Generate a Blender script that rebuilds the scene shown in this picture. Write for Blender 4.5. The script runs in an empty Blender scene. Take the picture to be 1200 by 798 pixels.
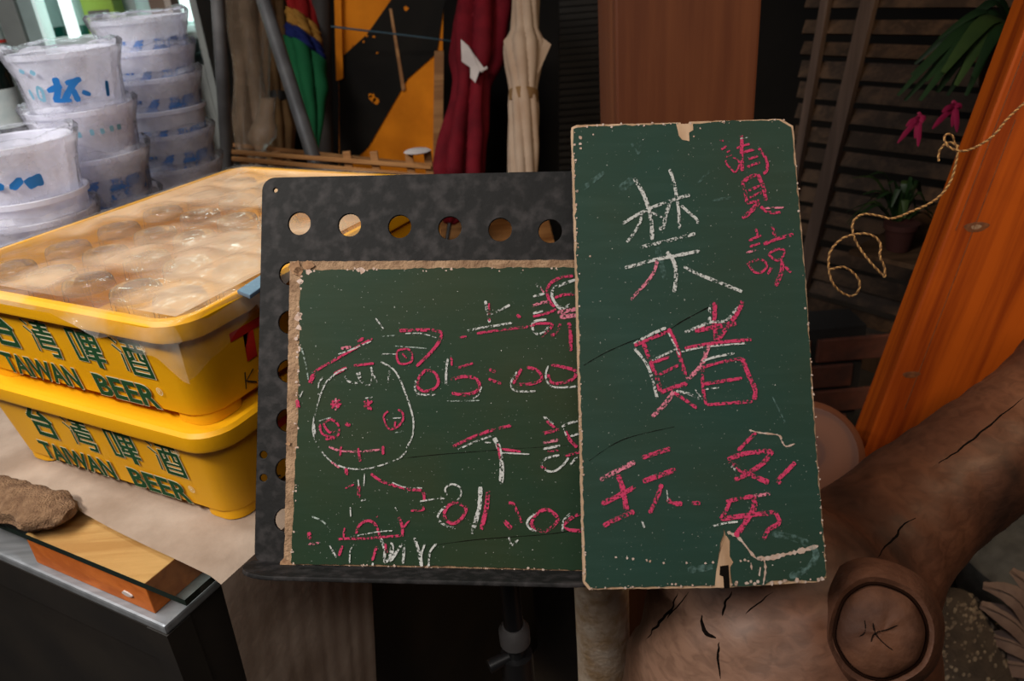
import bpy, bmesh, math, random
import numpy as np
from mathutils import Vector, Matrix, noise
from mathutils.bvhtree import BVHTree
random.seed(7)
SC = bpy.context.scene
COL = SC.collection
# ------------------------------------------------------------------ camera
F = 900.0
_z = Vector((-150 / F, 1801 / F, 1.0)).normalized()
_fw = Vector((0, 0, -1)); _y = (_fw - _z * _fw.dot(_z)).normalized(); _x = _y.cross(_z)
R3 = Matrix((_x, _y, _z))                       # camera axes -> world
CAM = Vector((0, 0, 1.45))
cd = bpy.data.cameras.new('camera'); cam = bpy.data.objects.new('camera', cd); COL.objects.link(cam)
cd.sensor_fit = 'HORIZONTAL'; cd.sensor_width = 36.0; cd.lens = 36 * F / 1200; cd.clip_start = .02
cam.matrix_world = Matrix.Translation(CAM) @ R3.to_4x4()
cd.dof.use_dof = True; cd.dof.focus_distance = .76; cd.dof.aperture_fstop = 7.0
SC.camera = cam
# ------------------------------------------------------------------ world, lights, exposure
w = bpy.data.worlds.new('World'); SC.world = w; w.use_nodes = True
w.node_tree.nodes['Background'].inputs[0].default_value = (.62, .68, .8, 1)
w.node_tree.nodes['Background'].inputs[1].default_value = .012
def area(name, loc, tgt, size, size_y, power, col, spread=180):
    l = bpy.data.lights.new(name, 'AREA'); l.shape = 'RECTANGLE'; l.size = size; l.size_y = size_y
    l.energy = power; l.color = col; l.spread = math.radians(spread)
    o = bpy.data.objects.new(name, l); COL.objects.link(o); o.location = loc
    o.rotation_euler = (Vector(tgt) - Vector(loc)).to_track_quat('-Z', 'Y').to_euler()
    return o
area('ceiling_tube_light', (-1.15, .20, 2.30), (-.45, .75, .95), .9, .08, 4.9, (1, .94, .86), 115)
area('ceiling_tube_light', (-1.00, -.05, 2.30), (-.3, .75, .95), .9, .08, 4.9, (1, .94, .86), 115)
area('ceiling_tube_light', (-1.05, .80, 2.32), (-.75, 1.15, 1.1), .9, .08, 5.2, (.93, .97, 1), 140)  # extra unseen tube added to brighten the bucket stacks
area('warm_lamp_light', (1.25, .15, 2.5), (.9, 1.05, 1.25), .25, .25, 2.3, (1, .74, .45), 70)
area('front_fill_light', (.15, -.75, 2.55), (-.1, .8, 1.0), 1.2, .4, 3.4, (1, .92, .86), 120)  # unseen soft fill added in front, lifts the crates' right sides
SC.cycles.transparent_max_bounces = 32
SC.view_settings.view_transform = 'Standard'; SC.view_settings.look = 'None'
SC.view_settings.gamma = 1; SC.view_settings.use_curve_mapping = False
SC.view_settings.exposure = .55
# ------------------------------------------------------------------ helpers
def ray(px, py): return R3 @ Vector(((px - 600) / F, -(py - 399) / F, -1))
def P(px, py, D): return CAM + ray(px, py) * D
def PY(px, py, Y): r = ray(px, py); return CAM + r * (Y / r.y)
def PZ(px, py, z): r = ray(px, py); return CAM + r * ((z - CAM.z) / r.z)
def PF(px, py, m):                               # pixel -> local xy on the z=0 plane of frame m
    i = m.inverted(); a = i @ CAM; d = i.to_3x3() @ ray(px, py); t = -a.z / d.z
    return Vector((a.x + d.x * t, a.y + d.y * t))
def frame(o, u, v):
    u = Vector(u).normalized(); v = Vector(v); n = u.cross(v).normalized(); v = n.cross(u)
    return Matrix(((u.x, v.x, n.x, o[0]), (u.y, v.y, n.y, o[1]), (u.z, v.z, n.z, o[2]), (0, 0, 0, 1)))
def lin(c):
    return tuple(((x / 255) / 12.92 if x / 255 <= .04045 else ((x / 255 + .055) / 1.055) ** 2.4) for x in c)

def blob(c, r, n=7, el=1.):
    a0 = random.random() * 6; return [(c[0] + r * random.uniform(.5, 1.2) * math.cos(a0 + 6.283 * k / n), c[1] + r * el * random.uniform(.5, 1.2) * math.sin(a0 + 6.283 * k / n)) for k in range(n)]
class MB:
    def __init__(s): s.v = []; s.f = []
    def add(s, vs, fs):
        b = len(s.v); s.v += [tuple(p) for p in vs]; s.f += [tuple(b + i for i in q) for q in fs]; return s
    def hexa(s, p):                              # 8 points: bottom loop 0-3, top loop 4-7
        return s.add(p, [(3, 2, 1, 0), (4, 5, 6, 7), (0, 1, 5, 4), (1, 2, 6, 5), (2, 3, 7, 6), (3, 0, 4, 7)])
    def box(s, c, sz, m=None):
        hx, hy, hz = [q / 2 for q in sz]
        p = [Vector((x, y, z)) + Vector(c) for z in (-hz, hz) for x, y in ((-hx, -hy), (hx, -hy), (hx, hy), (-hx, hy))]
        if m is not None: p = [m @ q for q in p]
        return s.hexa(p)
    def loops(s, L, close=True, cap0=True, cap1=True):   # skin a list of equal-length rings
        n = len(L[0]); b = len(s.v)
        for r in L: s.v += [tuple(p) for p in r]
        for k in range(len(L) - 1):
            for i in range(n if close else n - 1):
                j = (i + 1) % n
                s.f.append((b + k * n + i, b + k * n + j, b + (k + 1) * n + j, b + (k + 1) * n + i))
        if cap0: s.f.append(tuple(b + i for i in reversed(range(n))))
        if cap1: s.f.append(tuple(b + (len(L) - 1) * n + i for i in range(n)))
        return s
    def tube(s, pts, rad, seg=10, cap=True):
        pts = [Vector(p) for p in pts]; n = len(pts)
        if not hasattr(rad, '__len__'): rad = [rad] * n
        L = []; ref = None
        for i in range(n):
            t = (pts[min(i + 1, n - 1)] - pts[max(i - 1, 0)]).normalized()
            if ref is None: ref = Vector((0, 0, 1)) if abs(t.z) < .9 else Vector((1, 0, 0))
            a = (ref - t * ref.dot(t)).normalized(); ref = a; c = t.cross(a)
            L.append([pts[i] + (a * math.cos(q) + c * math.sin(q)) * rad[i] for q in [2 * math.pi * k / seg for k in range(seg)]])
        return s.loops(L, True, cap, cap)
    def lathe(s, prof, c=(0, 0, 0), seg=32, m=None, cap0=False, cap1=False, wob=None):
        L = []
        for k, (r, z) in enumerate(prof):
            ring = []
            for i in range(seg):
                a = 2 * math.pi * i / seg; rr, zz = (r, z) if wob is None else wob(r, z, a, k)
                p = Vector((c[0] + rr * math.cos(a), c[1] + rr * math.sin(a), c[2] + zz))
                ring.append(m @ p if m is not None else p)
            L.append(ring)
        return s.loops(L, True, cap0, cap1)
    def prism(s, out, z0, z1, m=None):
        L = [[Vector((x, y, z)) for x, y in out] for z in (z0, z1)]
        if m is not None: L = [[m @ p for p in r] for r in L]
        return s.loops(L)
    def grid(s, fn, nu, nv):
        b = len(s.v)
        for j in range(nv + 1):
            for i in range(nu + 1): s.v.append(tuple(fn(i / nu, j / nv)))
        for j in range(nv):
            for i in range(nu):
                a = b + j * (nu + 1) + i; s.f.append((a, a + 1, a + nu + 2, a + nu + 1))
        return s
    def build(s, name, mat, parent=None, smooth=False, bevel=0, origin=True):
        me = bpy.data.meshes.new(name); me.from_pydata(s.v, [], s.f)
        bm = bmesh.new(); bm.from_mesh(me); bmesh.ops.recalc_face_normals(bm, faces=bm.faces)
        if bevel:
            ed = [e for e in bm.edges if len(e.link_faces) == 2 and e.calc_face_angle() > .6]
            bmesh.ops.bevel(bm, geom=ed, offset=bevel, segments=2, profile=.6, affect='EDGES')
        bm.to_mesh(me); bm.free()
        return link(name, me, mat, parent, smooth)
def link(name, me, mat, parent=None, smooth=False):
    if smooth:
        me.polygons.foreach_set('use_smooth', [True] * len(me.polygons))
        try: me.set_sharp_from_angle(angle=math.radians(38))
        except Exception: pass
    me.materials.append(mat)
    o = bpy.data.objects.new(name, me); COL.objects.link(o)
    if parent is not None:
        o.parent = parent
        if parent.get('_w'): o.matrix_parent_inverse = ROOTM[parent.name].inverted()
    else:
        if len(me.vertices):
            c = np.zeros(len(me.vertices) * 3); me.vertices.foreach_get('co', c); c = c.reshape(-1, 3)
            b = Vector(((c[:, 0].min() + c[:, 0].max()) / 2, (c[:, 1].min() + c[:, 1].max()) / 2, c[:, 2].min()))
            me.transform(Matrix.Translation(-b)); o.location = b
    return o
ROOTM = {}
def tag(o, label=None, cat=None, group=None, kind=None):
    if label: o['label'] = label
    if cat: o['category'] = cat
    if group: o['group'] = group
    if kind: o['kind'] = kind
    return o
def thing(name, label, cat, m, world=True, group=None):
    """Empty root. world=True: children are given in world coordinates; else in the local frame m."""
    if not isinstance(m, Matrix): m = Matrix.Translation(Vector(m))
    o = bpy.data.objects.new(name, None); COL.objects.link(o); o.matrix_world = m; o.empty_display_size = .05
    ROOTM[o.name] = m
    if world: o['_w'] = 1
    return tag(o, label, cat, group)
def spline(pts, n=6, closed=False):              # Catmull-Rom resample of 2D/3D points
    pts = [Vector(p) for p in pts]
    if len(pts) < 3: 
        return [pts[0].lerp(pts[1], i / n) for i in range(n + 1)]
    out = []; N = len(pts); rng = N if closed else N - 1
    for i in range(rng):
        g = (lambda k: pts[k % N]) if closed else (lambda k: pts[min(max(k, 0), N - 1)])
        a, b, c, d = g(i - 1), g(i), g(i + 1), g(i + 2)
        for k in range(n):
            t = k / n
            out.append(.5 * ((2 * b) + (c - a) * t + (2 * a - 5 * b + 4 * c - d) * t * t + (3 * b - a - 3 * c + d) * t ** 3))
    out.append(pts[0].copy() if closed else pts[-1].copy())
    return out
def ribbon(mb, pts, wd, z, jit=.12, taper=True):
    """flat stroke in the local xy plane at height z"""
    n = len(pts); L = []; Rr = []
    for i, p in enumerate(pts):
        t = (pts[min(i + 1, n - 1)] - pts[max(i - 1, 0)])
        t = t.normalized() if t.length > 1e-9 else Vector((1, 0)); nn = Vector((-t.y, t.x))
        k = wd / 2 * (1 + random.uniform(-jit, jit))
        if taper and (i == 0 or i == n - 1): k *= .65
        L.append((p.x + nn.x * k, p.y + nn.y * k, z)); Rr.append((p.x - nn.x * k, p.y - nn.y * k, z))
    b = len(mb.v); mb.v += L + Rr
    mb.f += [(b + i, b + i + 1, b + n + i + 1, b + n + i) for i in range(n - 1)]

# ------------------------------------------------------------------ materials
def newmat(name):
    m = bpy.data.materials.new(name); m.use_nodes = True; nt = m.node_tree
    return m, nt, nt.nodes['Principled BSDF'], nt.nodes['Material Output']
def coords(nt, scale=(1, 1, 1), rot=(0, 0, 0)):
    tc = nt.nodes.new('ShaderNodeTexCoord'); mp = nt.nodes.new('ShaderNodeMapping')
    mp.inputs['Scale'].default_value = scale; mp.inputs['Rotation'].default_value = rot
    nt.links.new(tc.outputs['Object'], mp.inputs['Vector']); return mp.outputs['Vector']
def ramp(nt, fac, stops):
    r = nt.nodes.new('ShaderNodeValToRGB'); e = r.color_ramp.elements
    while len(e) < len(stops): e.new(.5)
    for i, (p, c) in enumerate(stops): e[i].position = p; e[i].color = (*c[:3], 1)
    nt.links.new(fac, r.inputs['Fac']); return r.outputs['Color']
def M(name, c1, c2=None, rough=.6, metal=0, scale=12, detail=5, lo=.35, hi=.65, bump=0, bscale=None, stretch=(1, 1, 1), rot=(0, 0, 0), spec=.5, dist=0., coat=0, trans=0):
    m, nt, b, out = newmat(name)
    b.inputs['Roughness'].default_value = rough; b.inputs['Metallic'].default_value = metal
    b.inputs['Specular IOR Level'].default_value = spec
    if coat: b.inputs['Coat Weight'].default_value = coat; b.inputs['Coat Roughness'].default_value = .25
    vec = coords(nt, stretch, rot)
    if c2 is None: c2 = tuple(x * .82 for x in c1)
    n = nt.nodes.new('ShaderNodeTexNoise'); n.inputs['Scale'].default_value = scale; n.inputs['Detail'].default_value = detail
    n.inputs['Distortion'].default_value = dist
    nt.links.new(vec, n.inputs['Vector'])
    nt.links.new(ramp(nt, n.outputs['Fac'], [(lo, c1), (hi, c2)]), b.inputs['Base Color'])
    if bump:
        n2 = nt.nodes.new('ShaderNodeTexNoise'); n2.inputs['Scale'].default_value = bscale or scale * 4; n2.inputs['Detail'].default_value = 6
        nt.links.new(vec, n2.inputs['Vector'])
        bp = nt.nodes.new('ShaderNodeBump'); bp.inputs['Strength'].default_value = bump; bp.inputs['Distance'].default_value = .004
        nt.links.new(n2.outputs['Fac'], bp.inputs['Height']); nt.links.new(bp.outputs['Normal'], b.inputs['Normal'])
    return m
def see_through(name, col, rough, opac, fres=.35, nscale=0, op2=None, lo=.4, hi=.65, bump=0, bscale=60, tint=(1, 1, 1), trl=False):
    """thin clear plastic or glass: a transparent sheet with a facing-dependent sheen and a little body colour"""
    m, nt, b, out = newmat(name); nt.nodes.remove(b)
    tr = nt.nodes.new('ShaderNodeBsdfTransparent'); tr.inputs[0].default_value = (*tint, 1)
    di = nt.nodes.new('ShaderNodeBsdfDiffuse'); di.inputs[0].default_value = (*col, 1)
    body = di.outputs[0]
    if trl:
        tl = nt.nodes.new('ShaderNodeBsdfTranslucent'); tl.inputs[0].default_value = (*col, 1)
        mm = nt.nodes.new('ShaderNodeMixShader'); mm.inputs[0].default_value = .4
        nt.links.new(di.outputs[0], mm.inputs[1]); nt.links.new(tl.outputs[0], mm.inputs[2]); body = mm.outputs[0]
    gl = nt.nodes.new('ShaderNodeBsdfGlossy'); gl.inputs['Roughness'].default_value = rough
    vec = coords(nt)
    m1 = nt.nodes.new('ShaderNodeMixShader'); nt.links.new(tr.outputs[0], m1.inputs[1]); nt.links.new(body, m1.inputs[2])
    m1.inputs[0].default_value = opac
    if nscale:
        n = nt.nodes.new('ShaderNodeTexNoise'); n.inputs['Scale'].default_value = nscale; n.inputs['Detail'].default_value = 4
        nt.links.new(vec, n.inputs['Vector'])
        mr = nt.nodes.new('ShaderNodeMapRange'); mr.inputs['From Min'].default_value = lo; mr.inputs['From Max'].default_value = hi
        mr.inputs['To Min'].default_value = opac; mr.inputs['To Max'].default_value = op2
        nt.links.new(n.outputs['Fac'], mr.inputs['Value']); nt.links.new(mr.outputs[0], m1.inputs[0])
    lw = nt.nodes.new('ShaderNodeLayerWeight'); lw.inputs['Blend'].default_value = fres
    m2 = nt.nodes.new('ShaderNodeMixShader'); nt.links.new(m1.outputs[0], m2.inputs[1]); nt.links.new(gl.outputs[0], m2.inputs[2])
    nt.links.new(lw.outputs['Fresnel'], m2.inputs[0])
    if bump:
        n2 = nt.nodes.new('ShaderNodeTexNoise'); n2.inputs['Scale'].default_value = bscale; n2.inputs['Detail'].default_value = 3
        n2.inputs['Distortion'].default_value = 1.5
        nt.links.new(vec, n2.inputs['Vector'])
        bp = nt.nodes.new('ShaderNodeBump'); bp.inputs['Strength'].default_value = bump; bp.inputs['Distance'].default_value = .006
        nt.links.new(n2.outputs['Fac'], bp.inputs['Height'])
        nt.links.new(bp.outputs['Normal'], gl.inputs['Normal']); nt.links.new(bp.outputs['Normal'], lw.inputs['Normal'])
    nt.links.new(m2.outputs[0], out.inputs['Surface'])
    return m
def chalk(name, col, thr=.5, soft=.08, scale=520, streak=(1, 1, 1)):
    """powdery chalk: noise decides where chalk stuck to the grain of the board"""
    m, nt, b, out = newmat(name); nt.nodes.remove(b)
    tr = nt.nodes.new('ShaderNodeBsdfTransparent'); di = nt.nodes.new('ShaderNodeBsdfDiffuse')
    di.inputs[0].default_value = (*col, 1); di.inputs[1].default_value = 1
    vec = coords(nt, streak)
    n = nt.nodes.new('ShaderNodeTexNoise'); n.inputs['Scale'].default_value = scale; n.inputs['Detail'].default_value = 2
    n3 = nt.nodes.new('ShaderNodeTexNoise'); n3.inputs['Scale'].default_value = scale * .13; n3.inputs['Detail'].default_value = 2
    nt.links.new(vec, n.inputs['Vector']); nt.links.new(vec, n3.inputs['Vector'])
    ad = nt.nodes.new('ShaderNodeMath'); ad.operation = 'MULTIPLY_ADD'; ad.inputs[1].default_value = .6
    nt.links.new(n3.outputs['Fac'], ad.inputs[0]); nt.links.new(n.outputs['Fac'], ad.inputs[2])
    mr = nt.nodes.new('ShaderNodeMapRange'); mr.inputs['From Min'].default_value = thr + .3 - soft; mr.inputs['From Max'].default_value = thr + .3 + soft
    nt.links.new(ad.outputs[0], mr.inputs['Value'])
    mx = nt.nodes.new('ShaderNodeMixShader'); nt.links.new(mr.outputs[0], mx.inputs[0])
    nt.links.new(tr.outputs[0], mx.inputs[1]); nt.links.new(di.outputs[0], mx.inputs[2]); nt.links.new(mx.outputs[0], out.inputs['Surface'])
    return m
def wood(name, c1, c2, axis=2, scale=18, rough=.55, bump=.25, stretchk=.06, spec=.4, dark=None, coat=0):
    m, nt, b, out = newmat(name)
    st = [1, 1, 1]; st[axis] = stretchk
    vec = coords(nt, st)
    n = nt.nodes.new('ShaderNodeTexNoise'); n.inputs['Scale'].default_value = scale; n.inputs['Detail'].default_value = 8; n.inputs['Distortion'].default_value = .9
    n2 = nt.nodes.new('ShaderNodeTexNoise'); n2.inputs['Scale'].default_value = scale * 6; n2.inputs['Detail'].default_value = 4
    nt.links.new(vec, n.inputs['Vector']); nt.links.new(vec, n2.inputs['Vector'])
    ad = nt.nodes.new('ShaderNodeMath'); ad.operation = 'MULTIPLY_ADD'; ad.inputs[1].default_value = .35
    nt.links.new(n2.outputs['Fac'], ad.inputs[0]); nt.links.new(n.outputs['Fac'], ad.inputs[2])
    mid = tuple((x + y) / 2 for x, y in zip(c1, c2))
    nt.links.new(ramp(nt, ad.outputs[0], [(.48, c2 if dark is None else dark), (.6, c2), (.7, mid), (.82, c1)]), b.inputs['Base Color'])
    b.inputs['Roughness'].default_value = rough; b.inputs['Specular IOR Level'].default_value = spec
    if coat: b.inputs['Coat Weight'].default_value = coat; b.inputs['Coat Roughness'].default_value = .3
    bp = nt.nodes.new('ShaderNodeBump'); bp.inputs['Strength'].default_value = bump; bp.inputs['Distance'].default_value = .002
    nt.links.new(ad.outputs[0], bp.inputs['Height']); nt.links.new(bp.outputs['Normal'], b.inputs['Normal'])
    return m
def emit(name, col, s):
    m, nt, b, out = newmat(name); b.inputs['Base Color'].default_value = (*col, 1)
    b.inputs['Emission Color'].default_value = (*col, 1); b.inputs['Emission Strength'].default_value = s; return m

mt = {}
mt['yellow'] = M('crate_yellow_plastic', (.71, .345, .003), (.64, .30, .002), rough=.5, scale=6, bump=.05, bscale=200, spec=.3)
mt['print_green'] = M('print_green', (.008, .048, .016), (.012, .06, .022), rough=.8, spec=.1)
mt['print_pale'] = M('print_pale', (.78, .70, .48), rough=.6)
mt['print_red'] = M('print_red', (.5, .012, .006), rough=.5)
mt['print_black'] = M('print_black', (.02, .02, .02), rough=.5)
mt['board'] = None
def boardmat(name, c1, c2, smear):
    m, nt, b, out = newmat(name); b.inputs['Roughness'].default_value = .6; b.inputs['Specular IOR Level'].default_value = .16
    vec = coords(nt)
    n = nt.nodes.new('ShaderNodeTexNoise'); n.inputs['Scale'].default_value = 9; n.inputs['Detail'].default_value = 6
    v2 = coords(nt, (5, 34, 20)) ; n2 = nt.nodes.new('ShaderNodeTexNoise'); n2.inputs['Scale'].default_value = 2.2; n2.inputs['Detail'].default_value = 6
    n3 = nt.nodes.new('ShaderNodeTexNoise'); n3.inputs['Scale'].default_value = 420; n3.inputs['Detail'].default_value = 2
    for a in (n, n3): nt.links.new(vec, a.inputs['Vector'])
    nt.links.new(v2, n2.inputs['Vector'])
    base = ramp(nt, n.outputs['Fac'], [(.35, c1), (.65, c2)])
    sm = ramp(nt, n2.outputs['Fac'], [(.5, (0, 0, 0)), (.85, (.28, .28, .28))])
    sp = ramp(nt, n3.outputs['Fac'], [(.70, (0, 0, 0)), (.76, (.55, .55, .55))])
    x1 = nt.nodes.new('ShaderNodeMix'); x1.data_type = 'RGBA'; x1.inputs['B'].default_value = (*smear, 1)
    nt.links.new(sm, x1.inputs['Factor']); nt.links.new(base, x1.inputs['A'])
    x2 = nt.nodes.new('ShaderNodeMix'); x2.data_type = 'RGBA'; x2.inputs['B'].default_value = (.35, .36, .33, 1)
    nt.links.new(sp, x2.inputs['Factor']); nt.links.new(x1.outputs['Result'], x2.inputs['A'])
    nt.links.new(x2.outputs['Result'], b.inputs['Base Color'])
    bp = nt.nodes.new('ShaderNodeBump'); bp.inputs['Strength'].default_value = .25; bp.inputs['Distance'].default_value = .001
    nt.links.new(n2.outputs['Fac'], bp.inputs['Height']); nt.links.new(bp.outputs['Normal'], b.inputs['Normal'])
    return m
mt['board_a'] = boardmat('green_board_olive', (.0085, .026, .012), (.016, .027, .010), (.024, .042, .026))
mt['board_b'] = boardmat('green_board_blue', (.012, .038, .028), (.016, .035, .022), (.035, .07, .055))
mt['fibre'] = M('raw_fibreboard', (.30, .185, .105), (.17, .095, .05), rough=.9, scale=60, bump=.6, bscale=300)
mt['chip'] = M('chipped_paint_ground', (.46, .36, .31), (.34, .22, .16), rough=.9, scale=150)
mt['ply'] = M('exposed_pale_ply', (.46, .31, .2), (.3, .18, .1), rough=.9, scale=70, stretch=(1, .2, 1))
mt['hole_dark'] = M('dark_void', (.006, .004, .003), rough=1, spec=.05)
mt['c_white'] = chalk('chalk_white', (.52, .52, .50), .475, .07)
mt['c_pink'] = chalk('chalk_pink', (.52, .05, .125), .465, .08)
mt['c_mix'] = chalk('chalk_pink_over_white', (.6, .2, .27), .48, .08)
mt['c_thin'] = chalk('chalk_faint', (.42, .48, .44), .56, .12)
mt['c_dots'] = M('chalk_specks', (.52, .5, .45), rough=1)
mt['steel_dark'] = M('weathered_dark_steel', (.0055, .005, .005), (.030, .026, .026), spec=.22, rough=.7, metal=.0, scale=85, detail=10, lo=.46, hi=.74, bump=.12, bscale=160)
mt['black'] = M('black_paint', (.008, .008, .009), rough=.4)
mt['pipe'] = M('grey_pipe', (.10, .095, .095), (.065, .06, .06), rough=.5, scale=20)
mt['stainless'] = M('brushed_stainless', (.30, .31, .33), (.22, .23, .245), rough=.45, metal=.5, scale=10, stretch=(1, 12, 1))
mt['cab'] = M('dark_cabinet', (.011, .009, .008), (.018, .014, .011), rough=.5, scale=9)
mt['cloth'] = M('worn_beige_cloth', (.33, .25, .19), (.22, .155, .11), rough=.85, scale=14, detail=8, bump=.35, bscale=60)
mt['towel'] = M('brown_towel', (.22, .125, .065), (.12, .06, .028), rough=1, scale=90, bump=1, bscale=420)
mt['pine'] = wood('pine_block', (.62, .33, .12), (.44, .2, .06), axis=0, scale=26)
mt['pine_end'] = wood('pine_block_side', (.56, .15, .028), (.42, .10, .016), axis=0, scale=30, spec=.15)
mt['postwood'] = wood('reddish_post_wood', (.125, .038, .013), (.085, .023, .008), axis=2, scale=10, spec=.3)
mt['plank'] = wood('orange_varnished_wood', (.34, .062, .003), (.20, .030, .0015), axis=2, scale=22, rough=.5, dark=(.11, .013, .0008), spec=.25, coat=.03, stretchk=.05, bump=.15)
mt['plank_side'] = wood('orange_wood_edge', (.2, .07, .02), (.11, .035, .01), axis=2, scale=14, rough=.5)
mt['slat'] = wood('old_slat_wood', (.10, .055, .03), (.045, .025, .014), axis=0, scale=20, spec=.2)
mt['slatbar'] = wood('grey_slat_frame', (.16, .105, .08), (.1, .065, .05), axis=2, scale=20, spec=.2)
mt['lattice'] = wood('lattice_wood', (.42, .2, .07), (.26, .11, .035), axis=0, scale=20)
mt['trunk'] = None
mt['glassy'] = see_through('clear_glass', (.8, .7, .55), .03, .0, .012, tint=(.985, .98, .97))
mt['glassbase'] = see_through('thick_glass_base', (.62, .55, .48), .02, .10, .34, tint=(.74, .72, .68))
mt['plate'] = see_through('sheet_glass', (.1, .12, .11), .03, .02, .10, tint=(.92, .95, .93))
mt['film'] = see_through('cling_film', (.76, .57, .39), .05, .08, .11, nscale=5, op2=.50, lo=.40, hi=.56, bump=.35, bscale=26)
mt['film_clear'] = see_through('cling_film_edge', (.8, .76, .7), .07, .02, .10, nscale=14, op2=.14, lo=.40, hi=.62, bump=.45, bscale=20)
mt['cup'] = see_through('frosted_plastic', (.86, .86, .95), .3, .62, .10, nscale=22, op2=.88, trl=True)
mt['bag'] = see_through('thin_bag', (.88, .88, .97), .2, .10, .08, nscale=26, op2=.45, bump=.5, bscale=38, trl=True)
mt['blueprint'] = see_through('blue_print', (.02, .17, .55), .4, .10, .05, nscale=45, op2=.95, lo=.47, hi=.56)
mt['blue'] = M('blue_ink', (.008, .16, .50), rough=.5)
mt['teal'] = M('pale_teal_ink', (.16, .34, .46), rough=.6)
mt['red_cloth'] = M('dark_red_fabric', (.145, .006, .012), (.09, .004, .008), rough=.8, scale=20, bump=.5, bscale=30, spec=.12)
mt['beige_cloth'] = M('beige_umbrella_fabric', (.40, .29, .21), (.33, .22, .15), rough=.8, scale=12, spec=.15)
mt['gold_cloth'] = M('tan_umbrella_fabric', (.22, .12, .05), (.14, .075, .032), rough=.8, scale=12, spec=.15)
mt['white_cloth'] = M('white_fabric', (.55, .48, .45), (.4, .34, .32), rough=.8)
mt['clear_pl'] = see_through('clear_umbrella_plastic', (.30, .2, .13), .2, .35, .12, nscale=18, op2=.6, bump=.5, trl=True)
mt['orange'] = M('orange_paint', (.78, .24, .008), (.6, .17, .005), rough=.7, scale=10, spec=.15)
mt['blackp'] = M('black_band_paint', (.008, .007, .006), (.012, .010, .008), rough=.8, spec=.15)
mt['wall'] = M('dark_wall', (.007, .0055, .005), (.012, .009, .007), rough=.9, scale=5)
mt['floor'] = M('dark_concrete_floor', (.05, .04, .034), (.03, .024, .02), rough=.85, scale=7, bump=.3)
mt['brick'] = M('old_brick', (.22, .065, .035), (.12, .045, .03), rough=.9, scale=20, bump=.5)
mt['mortar'] = M('dark_mortar', (.035, .03, .027), rough=1, bump=.4)
mt['leaf'] = M('green_leaf', (.020, .052, .012), (.010, .028, .008), rough=.5)
mt['leaf2'] = M('pale_green_leaf', (.06, .10, .02), (.03, .06, .015), rough=.5)
mt['flower'] = M('pink_petal', (.40, .012, .075), (.26, .008, .05), rough=.6)
mt['terracotta'] = M('terracotta', (.06, .013, .009), rough=.8)
mt['twine_a'] = M('golden_twine', (.46, .26, .09), (.33, .17, .055), rough=.8, scale=200)
mt['twine_b'] = M('brown_twine', (.16, .075, .025), rough=.85)
mt['stone'] = M('speckled_pale_trunk', (.80, .66, .52), (.55, .36, .2), rough=.9, scale=45, detail=8, bump=.6, bscale=120)
mt['logend'] = M('pale_log_wood', (.34, .14, .06), (.22, .085, .035), rough=.7, scale=9)

# ------------------------------------------------------------------ setting
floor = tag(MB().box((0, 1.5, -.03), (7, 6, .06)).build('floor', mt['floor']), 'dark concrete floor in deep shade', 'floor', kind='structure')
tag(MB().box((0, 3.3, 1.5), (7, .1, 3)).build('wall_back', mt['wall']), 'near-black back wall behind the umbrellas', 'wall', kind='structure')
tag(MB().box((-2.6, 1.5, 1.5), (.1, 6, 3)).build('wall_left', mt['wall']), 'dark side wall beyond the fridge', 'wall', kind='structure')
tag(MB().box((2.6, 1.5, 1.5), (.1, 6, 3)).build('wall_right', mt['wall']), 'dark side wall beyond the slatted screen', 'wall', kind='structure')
# ------------------------------------------------------------------ beer crates
AZ = math.radians(151.566)
CF = Vector((math.cos(AZ), math.sin(AZ), 0)); CS = Vector((CF.y, -CF.x, 0))
BW, BD, CH, CW, CD = .382, .473, .131, .430, .521
def rr(w, d, r, z, n=6):
    out = []
    for cx, cy, a0 in ((w / 2 - r, d / 2 - r, 0), (-w / 2 + r, d / 2 - r, 90), (-w / 2 + r, -d / 2 + r, 180), (w / 2 - r, -d / 2 + r, 270)):
        for k in range(n + 1):
            a = math.radians(a0 + 90 * k / n); out.append(Vector((cx + r * math.cos(a), cy + r * math.sin(a), z)))
    return out
def fontmesh(txt, x0, x1, y0, y1, off, z):
    cu = bpy.data.curves.new('lettering', 'FONT'); cu.body = txt; cu.offset = off; cu.resolution_u = 3
    o = bpy.data.objects.new('lettering', cu); COL.objects.link(o)
    bpy.context.view_layer.update()
    me = bpy.data.meshes.new_from_object(o.evaluated_get(bpy.context.evaluated_depsgraph_get()))
    bpy.data.objects.remove(o); bpy.data.curves.remove(cu)
    c = np.zeros(len(me.vertices) * 3); me.vertices.foreach_get('co', c); c = c.reshape(-1, 3)
    lo, hi = c.min(0), c.max(0)
    c[:, 0] = x0 + (c[:, 0] - lo[0]) / (hi[0] - lo[0]) * (x1 - x0); c[:, 1] = y0 + (c[:, 1] - lo[1]) / (hi[1] - lo[1]) * (y1 - y0); c[:, 2] = z
    me.vertices.foreach_set('co', c.ravel()); me.update(); return me
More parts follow.
